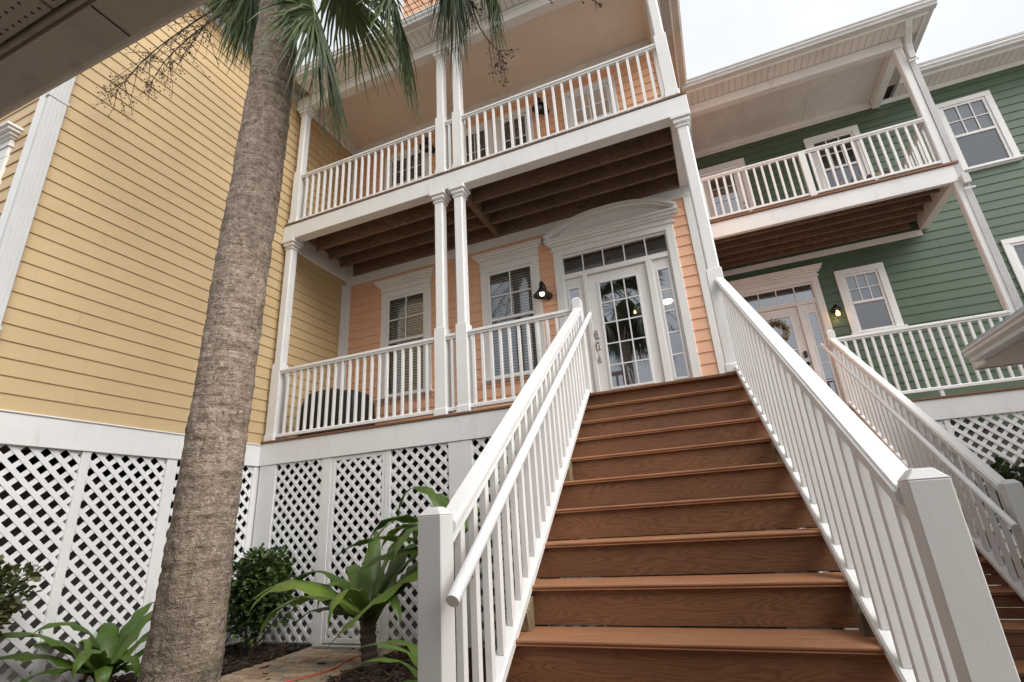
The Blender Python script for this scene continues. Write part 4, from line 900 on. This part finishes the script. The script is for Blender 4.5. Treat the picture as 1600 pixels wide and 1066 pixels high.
# ------------------------------------------------------------------ palm
def frond(mb, H, axis, L, rng, nseg=46, spread=2.3, droop=0.55, w=0.026, up=None):
    """costapalmate blade with drooping segments; H = hub"""
    H = Vector(H); a = Vector(axis).normalized(); upv = Vector(up or (0, 0, 1)); s = a.cross(upv)
    if s.length < 1e-3: s = Vector((1, 0, 0))
    s.normalize(); nrm = s.cross(a).normalized()
    for i in range(nseg):
        f = -1+2*i/(nseg-1); th = f*spread*0.5+rng.gauss(0, 0.02); costa = (1-abs(f))*0.28*L
        d = (a*math.cos(th)+s*math.sin(th)+nrm*(0.10*math.cos(th)+rng.gauss(0, 0.05)-0.22*abs(f))).normalized()
        base = H+a*costa*0.8+Vector((0, 0, -0.10*costa)); ln = L*(0.80-0.28*abs(f)**2)*rng.uniform(0.9, 1.08); dr = droop*rng.uniform(0.7, 1.35)
        M = 7; P = []
        for j in range(M+1):
            t = j/M; P.append(base+d*ln*t+Vector((0, 0, -1))*ln*dr*(t**2.2)*0.75+Vector((rng.gauss(0, 1), rng.gauss(0, 1), 0))*0.012*t)
        vs = []
        for j, p in enumerate(P):
            t = j/M; tg = (P[min(j+1, M)]-P[max(j-1, 0)]).normalized(); sv = tg.cross(nrm)
            if sv.length < 1e-3: sv = s.copy()
            sv.normalize(); wd = w*(0.45+1.6*min(t, 0.3)/0.3*0.42)*(1-max(0, (t-0.35)/0.65)**1.3*0.93); fold = sv.cross(tg)*wd*0.55
            vs += [p-sv*wd+fold, p, p+sv*wd+fold]
        mb.add(vs, [q for j in range(M) for q in ((j*3, j*3+1, j*3+4, j*3+3), (j*3+1, j*3+2, j*3+5, j*3+4))])
PX, PY = 2.535, -2.6
PT = thing('palm_tree', 'tall palm with rough grey brown trunk standing before the yellow wall', 'palm tree', (PX, PY, G))
tm = MB(); n = 72; m_ = 300; H0, H1 = G-0.1, 4.05; vs = []; rngp = random.Random(5)
def trunk_c(z): return (PX-0.04*max(0, min(1, (2.2-z)/1.6))+0.015*math.sin(z*0.7)+(-0.05 if z < -1.6 else 0)*max(0, (-1.6-z)), PY+0.02*math.sin(z*0.5+1))
for j in range(m_+1):
    z = H0+(H1-H0)*j/m_; cx, cy = trunk_c(z); r0 = 0.168+0.050*max(0, min(1, (-0.9-z)/1.4))**1.4-0.016*max(0, min(1, (z-1.5)/2.2))+0.010*max(0, min(1, (z-3.0)/1.0))
    ring = 0.007*abs(math.sin(z*math.pi/0.075+1.6*mnoise.noise((z*2, 0, 5))))
    for k in range(n):
        a = 2*math.pi*k/n; q = (math.cos(a)*2.2, math.sin(a)*2.2, z*5.5)
        d = 0.008*mnoise.noise(q)+0.006*mnoise.noise((q[0]*4, q[1]*4, z*16))+0.0045*mnoise.noise((q[0]*9, q[1]*9, z*14))+0.005*mnoise.noise((math.cos(a)*0.8, math.sin(a)*0.8, z*1.1+9))
        rr = r0+d+ring*(0.5+0.8*mnoise.noise((q[0]*1.5, q[1]*1.5, z*3+4))); vs.append((cx+rr*math.cos(a), cy+rr*math.sin(a), z))
tm.add(vs, [(j*n+k, j*n+(k+1) % n, (j+1)*n+(k+1) % n, (j+1)*n+k) for j in range(m_) for k in range(n)])
part('trunk', tm, M_BARK, PT, smooth=True)
CR = Vector((PX, PY, 4.15))
hubs = [((2.91, -2.58, 3.10), (0.16, 0.03, -1.0), 1.08), ((3.66, -2.55, 2.94), (0.15, 0.03, -1.0), 0.92), ((4.44, -2.55, 3.06), (0.10, 0.02, -1.0), 0.84), ((4.20, -2.48, 3.22), (0.02, 0.02, -1.0), 0.90),
        ((2.10, -2.55, 4.02), (-0.12, 0.05, -1.0), 0.78), ((2.45, -1.9, 4.6), (0, 0.8, -0.2), 1.1), ((2.85, -2.2, 4.5), (0.5, 0.5, -0.1), 0.9), ((3.6, -2.9, 4.9), (0.9, -0.2, 0.2), 1.0),
        ((1.7, -2.9, 4.9), (-0.9, -0.2, 0.3), 1.0), ((2.2, -3.3, 4.9), (-0.3, -0.8, 0.3), 1.1), ((2.9, -3.1, 5.2), (0.3, -0.4, 0.8), 1.1), ((2.4, -2.1, 5.2), (-0.1, 0.4, 0.9), 1.1), ((1.7, -2.0, 5.2), (-0.6, 0.5, 0.6), 1.1), ((3.3, -1.9, 5.2), (0.6, 0.5, 0.6), 1.1), ((2.55, -2.72, 3.62), (0.25, 0.1, -0.9), 0.75)]
for i, (h, ax_, L) in enumerate(hubs):
    h = Vector(h); rr = random.Random(20+i); b = MB(); frond(b, h, ax_, L, rr, nseg=90 if i < 5 else 46, spread=2.7 if i in (2, 0, 1) else 2.2, droop=0.65, w=0.0145)
    fo = part('frond', b, M_FROND, PT)
    mid = (CR+h)/2+Vector((0, 0, 0.25*(h-CR).length)); pts = smooth_pts([CR, mid, h, h+Vector(ax_).normalized()*0.22*L], 5)
    part('petiole', MB().tube(pts, [0.02-0.012*k/(len(pts)-1) for k in range(len(pts))], 6), M_STRAPD, fo, smooth=True)
bt_ = MB()
for k in range(26):
    a = k*2.4; z = 3.55+0.025*k; r_ = 0.15; c = Vector((PX+r_*math.cos(a), PY+r_*math.sin(a), z)); t_ = c+Vector((0.14*math.cos(a), 0.14*math.sin(a), 0.28))
    bt_.tube([c, (c+t_)/2+Vector((0.03*math.cos(a), 0.03*math.sin(a), -0.02)), t_], [0.045, 0.035, 0.02], 6)
part('leaf_boots', bt_, M_STALK, PT)
def fruit_stalk(path, rng, n=16, L=0.42, r0=0.012, dens=11):
    mb = MB(); pts = smooth_pts(path, 6); N = len(pts); mb.tube(pts, [r0*(1-0.8*i/N) for i in range(N)], 5)
    for i in range(n):
        t = rng.uniform(0.25, 1.0); p = pts[min(int(t*(N-1)), N-1)]; tg = (pts[min(int(t*(N-1))+1, N-1)]-pts[max(int(t*(N-1))-1, 0)]).normalized()
        d = (tg*rng.uniform(0.3, 1.0)+Vector((rng.gauss(0, .6), rng.gauss(0, .6), -0.55+rng.gauss(0, .35)))).normalized(); ln = L*(1.15-0.65*t)*rng.uniform(0.6, 1.1)
        q = [p+d*ln*s+Vector((0, 0, -0.25*ln*s*s))+Vector((rng.gauss(0, 1), rng.gauss(0, 1), rng.gauss(0, 1)))*0.008*s for s in (0, .25, .5, .75, 1)]; mb.tube(q, [0.0035, 0.003, 0.0025, 0.002, 0.0012], 4, cap=False)
        for k in range(dens):
            s = rng.uniform(0.15, 1.0); b0 = p+d*ln*s+Vector((0, 0, -0.25*ln*s*s)); e = Vector((rng.gauss(0, 1), rng.gauss(0, 1), rng.gauss(0, 1)-0.3)).normalized()*rng.uniform(0.02, 0.07)*L/0.42
            mb.tube([b0, b0+e*.5+Vector((0, 0, .003)), b0+e], [0.0016, 0.0013, 0.001], 3, cap=False)
            if rng.random() < 0.6: mb.octa(b0+e, rng.uniform(0.006, 0.0105))
    return mb
rs_ = random.Random(9)
STK = [([CR, (1.75, -2.35, 4.3), (1.05, -2.45, 3.98), (0.62, -2.55, 3.62), (0.27, -2.6, 3.17)], 30, 0.55),
       ([CR, (1.95, -2.3, 4.25), (1.35, -2.45, 3.85), (1.02, -2.55, 3.45), (0.92, -2.6, 3.1)], 26, 0.5),
       ([CR, (1.95, -2.4, 4.2), (1.55, -2.5, 3.85), (1.38, -2.55, 3.5), (1.32, -2.6, 3.25)], 20, 0.45),
       ([CR, (3.4, -2.3, 4.15), (4.1, -2.25, 3.2), (4.30, -2.25, 2.45), (4.50, -2.28, 2.0)], 24, 0.42),
       ([CR, (3.6, -2.5, 4.3), (4.55, -2.45, 3.1), (4.95, -2.4, 2.45), (5.0, -2.4, 2.22)], 7, 0.20),
       ([CR, (3.7, -2.4, 4.3), (4.8, -2.35, 2.9), (5.15, -2.3, 2.40), (5.19, -2.3, 2.10)], 4, 0.18)]
for path, n_, L_ in STK: part('fruit_stalk', fruit_stalk(path, rs_, n_, L_), M_STALK, PT)

# palm standing behind the viewer, seen in the door glass
P2 = thing('palm_tree', 'palm seen only as a dark reflection in the glass of the peach front door', 'palm tree', (2.95, -10.4, G))
q = Vector((2.95, -10.4, 6.25)); part('trunk', MB().tube([(2.95, -10.4, G), (2.98, -10.4, 1.5), q], [0.22, 0.17, 0.16], 16), M_BARK, P2, smooth=True)
for i in range(22):
    a = i*2.4; el_ = -0.75+1.6*((i*0.618) % 1); d = Vector((math.cos(a)*math.cos(el_), math.sin(a)*math.cos(el_), math.sin(el_))); b = MB(); frond(b, q+d*0.9, d+Vector((0, 0, -0.35)), 1.5, random.Random(90+i), nseg=40, w=0.028)
    fo = part('frond', b, M_FROND, P2); part('petiole', MB().tube([q, q+d*0.4+Vector((0, 0, .05)), q+d*0.8], 0.014, 5), M_STRAPD, fo)

# ------------------------------------------------------------------ planting
RIB = None
def strap(mb, base, az, rise, L, w, rng, arch=1.0, M=14, twist=0.0):
    d = Vector((math.cos(az), math.sin(az), 0)); s0 = Vector((-math.sin(az), math.cos(az), 0)); P = []; ang = rise; p = Vector(base); step = L/M
    for j in range(M+1):
        P.append(p.copy()); p = p+(d*math.cos(ang)+Vector((0, 0, math.sin(ang))))*step; ang -= arch*(0.04+0.20*(j/M)**1.3)*rng.uniform(0.8, 1.2)
    vs = []; ph = rng.uniform(0, 6)
    for j, q in enumerate(P):
        t = j/M; tg = (P[min(j+1, M)]-P[max(j-1, 0)]).normalized(); s_ = (s0*math.cos(twist*t)+tg.cross(s0)*math.sin(twist*t)); up_ = s_.cross(tg)
        wd = 1.25*w*min(1, 0.5+2.0*t)*(1-max(0, (t-0.40)/0.60)**1.8); fold = wd*(0.42-0.25*t); wv = 0.24*wd*math.sin(j*1.9+ph)*min(1, 3*t)
        vs += [q-s_*wd+up_*(fold+wv), q-s_*wd*.5+up_*fold*.35, q, q+s_*wd*.5+up_*fold*.35, q+s_*wd+up_*(fold-wv)]
    mb.add(vs, [(j*5+k, j*5+k+1, (j+1)*5+k+1, (j+1)*5+k) for j in range(M) for k in range(4)])
    if RIB is not None:   # pale midrib
        rv = []
        for j in range(M+1):
            a, c, b_ = Vector(vs[j*5]), Vector(vs[j*5+2]), Vector(vs[j*5+4]); sv = (b_-a); sv = sv.normalized() if sv.length > 1e-5 else s0; tg = (P[min(j+1, M)]-P[max(j-1, 0)]).normalized(); un = sv.cross(tg)
            wr_ = 0.0055*(1-0.7*j/M); rv += [c-sv*wr_+un*0.004, c+un*0.0045, c+sv*wr_+un*0.004]
        RIB.add(rv, [q for j in range(M) for q in ((j*3, j*3+1, j*3+4, j*3+3), (j*3+1, j*3+2, j*3+5, j*3+4))])
rg = random.Random(31)
C1 = thing('strap_leaf_plant', 'low strap leaved lily clump by the lattice left of the palm', 'plant', (0.42, -1.70, G))
b = MB(); RIB = MB()
for az, rise, L, w_, ar in ((-1.75, 0.90, 1.15, .072, 1.15), (-2.05, 0.65, 1.10, .066, 1.1), (-1.5, 0.45, 0.9, .06, 1.0), (-1.8, 1.3, 0.80, .062, 1.25), (1.3, 0.85, 0.95, .06, 0.55), (1.2, 0.65, 0.9, .055, .6), (0.95, 0.85, 0.8, .06, .8), (1.6, 1.05, 0.85, .055, .7), (2.6, 1.2, 0.65, .07, 1.2), (0.2, 0.9, 0.5, .055, 2.0), (-0.5, 0.8, 0.45, .05, 2.4), (0.5, 0.5, 0.45, .055, 2.2), (3.0, 0.85, .75, .062, 1.3), (-1.0, 1.1, .65, .058, 1.7), (2.0, 1.2, .8, .055, 1.0), (-2.6, 1.0, .8, .06, 1.5)):
    strap(b, (0.42+rg.uniform(-.04, .04), -1.70+rg.uniform(-.04, .04), G+0.16), az, rise, L, w_, rg, ar, twist=rg.uniform(-.5, .5))
part('midrib', RIB, M_RIB, part('foliage', b, M_STRAP, C1, smooth=True)); part('stem', MB().tube([(0.42, -1.70, G), (0.43, -1.70, G+0.12), (0.42, -1.70, G+0.25)], [0.07, 0.06, 0.04], 10), M_STEM, C1)
dl = MB(); RIB = None
strap(dl, (0.45, -1.68, G+0.12), -0.9, 0.5, 0.55, .035, rg, 2.2, twist=.8); strap(dl, (0.40, -1.72, G+0.12), 2.9, 0.6, 0.5, .03, rg, 2.2, twist=-.8)
part('dry_leaf', dl, M_DRYL, C1, label='withered brown leaves', smooth=True)
C2 = thing('cane_plant', 'tall strap leaved cane plant beside the left newel post', 'plant', (2.36, -0.80, G))
b = MB(); RIB = MB(); top = Vector((2.33, -0.78, G+0.42))
for az, rise, L, w_, ar in ((3.3, 0.60, 1.35, .066, 1.0), (3.55, 0.75, 1.2, .068, 1.25), (3.05, 0.30, 1.0, .06, .7), (2.5, 1.0, 0.95, .07, 1.0), (2.0, 1.3, 0.85, .072, .5), (1.4, 1.15, 0.95, .072, .7), (0.9, 0.9, 1.1, .068, .8), (0.5, 1.1, 1.15, .068, .9), (0.1, 0.75, 1.05, .066, .9), (-0.6, 0.8, 0.95, .066, 1.4), (-2.3, 0.8, 1.15, .080, 1.7), (-1.4, 0.85, .9, .066, 1.6), (0.7, 1.4, 1.2, .064, .9), (2.9, 0.9, 1.05, .06, 1.6), (-3.0, 1.1, 1.1, .06, 1.7)):
    strap(b, top+Vector((rg.uniform(-.03, .03), rg.uniform(-.03, .03), rg.uniform(-.05, .06))), az, rise, L, w_, rg, ar, twist=rg.uniform(-.6, .6))
part('midrib', RIB, M_RIB, part('foliage', b, M_STRAPD, C2, smooth=True)); sm = MB(); pts = [(2.38, -0.80, G), (2.37, -0.80, G+0.15), (2.34, -0.79, G+0.32), (2.33, -0.78, G+0.45)]; sm.tube(smooth_pts(pts, 8), [0.062+0.006*(i % 3) for i in range(25)], 14); part('stem', sm, M_STEM, C2)
C3 = thing('cane_plant', 'taller strap leaved cane plant half hidden behind the left stair newel', 'plant', (3.15, -0.75, G))
b = MB(); RIB = MB(); top = Vector((3.12, -0.72, G+0.95))
for az, rise, L, w_, ar in ((3.2, 0.85, .95, .064, 1.5), (2.7, 1.0, 0.95, .055, 1.9), (3.6, 0.45, 1.05, .078, .8), (3.35, 0.05, 1.0, .075, .55), (2.2, 1.2, .95, .055, 1.3), (3.9, 0.8, .95, .066, 1.6), (1.5, 1.0, .85, .055, 1.3), (0.3, .8, .8, .055, 1.2), (4.6, .6, .9, .07, 1.3), (2.9, 1.35, 1.15, .05, 2.0), (4.2, -0.3, 1.25, .085, .35), (3.0, 0.6, 1.0, .06, 1.2)):
    strap(b, top+Vector((rg.uniform(-.03, .03), rg.uniform(-.03, .03), rg.uniform(-.05, .06))), az, rise, L, w_, rg, ar, twist=rg.uniform(-.6, .6))
part('midrib', RIB, M_RIB, part('foliage', b, M_STRAPD, C3, smooth=True)); part('stem', MB().tube(smooth_pts([(3.15, -0.75, G), (3.16, -0.74, G+0.4), (3.12, -0.72, G+0.97)], 8), [0.045+0.004*(i % 3) for i in range(17)], 12), M_STEM, C3)
C4 = thing('strap_leaf_plant', 'bright green strap leaves drooping at the foot of the left newel', 'plant', (3.88, -2.05, G))
b = MB(); RIB = MB()
for az, rise, L, w_, ar in ((4.0, 1.25, .80, .055, 1.1), (3.7, 1.35, .85, .05, 1.2), (4.5, 1.2, .7, .05, 1.1), (2.2, 1.3, .6, .05, 1.0), (0.8, 1.2, .5, .05, 1.0), (5.3, 1.0, .5, .05, 1.0), (3.2, 1.4, .8, .05, 1.3)):
    strap(b, (3.88, -2.05, G+0.05), az, rise, L, w_, rg, ar)
part('midrib', RIB, M_RIB, part('foliage', b, M_STRAP, C4, smooth=True)); part('stem', MB().tube([(3.88, -2.05, G), (3.88, -2.05, G+0.12)], [0.05, 0.035], 8), M_STEM, C4)

def bush(name, label, c, rx, ry, rz, n, mat, rng, leafL=0.045, base=None):
    t = thing(name, label, 'shrub', (c[0], c[1], G)); b = MB(); c = Vector(c); clumps = []
    for i in range(34):
        d = Vector((rng.gauss(0, 1), rng.gauss(0, 1), rng.gauss(0, 1)+0.2)).normalized(); r = rng.uniform(0.45, 0.92); clumps.append((c+Vector((d.x*rx*r, d.y*ry*r, d.z*rz*r)), rng.uniform(0.10, 0.17)))
    for i in range(n):
        cc, cr_ = rng.choice(clumps); d = Vector((rng.gauss(0, 1), rng.gauss(0, 1), rng.gauss(0, 1))).normalized(); p = cc+d*cr_*rng.uniform(0.55, 1.1)
        if p.z < G+0.04: continue
        u = (d+Vector((rng.gauss(0, .5), rng.gauss(0, .5), rng.gauss(0, .5)+0.35))).normalized(); s_ = u.cross(Vector((rng.gauss(0, .4), rng.gauss(0, .4), 1))).normalized(); nn = s_.cross(u); L = leafL*rng.uniform(0.7, 1.25); w_ = L*0.42
        b.add([p, p+u*L*.35-s_*w_*.8+nn*L*.06, p+u*L*.35+nn*0, p+u*L*.35+s_*w_*.8+nn*L*.06, p+u*L*.72-s_*w_*.85+nn*L*.05, p+u*L*.75, p+u*L*.72+s_*w_*.85+nn*L*.05, p+u*L-nn*L*.08], [(0, 2, 1), (0, 3, 2), (1, 2, 5, 4), (2, 3, 6, 5), (4, 5, 7), (5, 6, 7)])
    part('foliage', b, mat, t); sm = MB()
    for k in range(9):
        e = rng.choice(clumps)[0]; a = Vector((c.x+rng.uniform(-.06, .06), c.y+rng.uniform(-.06, .06), G)); sm.tube([a, (a+e)/2+Vector((rng.gauss(0, .04), rng.gauss(0, .04), 0.02)), e], [0.014, 0.009, 0.004], 6)
    part('stem', sm, M_STEM, t)
bush('round_bush', 'dense dark green rounded bush between the palm trunk and the porch lattice', (0.66, -0.46, -1.68), 0.42, 0.36, 0.44, 3800, M_BUSH, random.Random(41), 0.058)
bush('small_bush', 'small olive bush with reddish leaf tips at the far left edge', (0.33, -2.58, -1.47), 0.17, 0.24, 0.24, 720, M_BUSHR, random.Random(42), 0.055)
bush('side_bush', 'sparse dark shrub growing behind the green house stair railing', (7.75, 0.9, -1.25), 0.30, 0.30, 0.30, 900, M_BUSH, random.Random(43), 0.07)

for o in COL.objects:
    k = o.name.split('.')[0]
    if o.parent is None and k in ('wall_lamp', 'planter_pot', 'strap_leaf_plant', 'cane_plant'):
        o['group'] = {'wall_lamp': 'gooseneck lamps on the peach house', 'planter_pot': 'pots on the green balcony', 'strap_leaf_plant': 'strap leaved clumps by the lattice', 'cane_plant': 'cane plants beside the stairs'}[k]
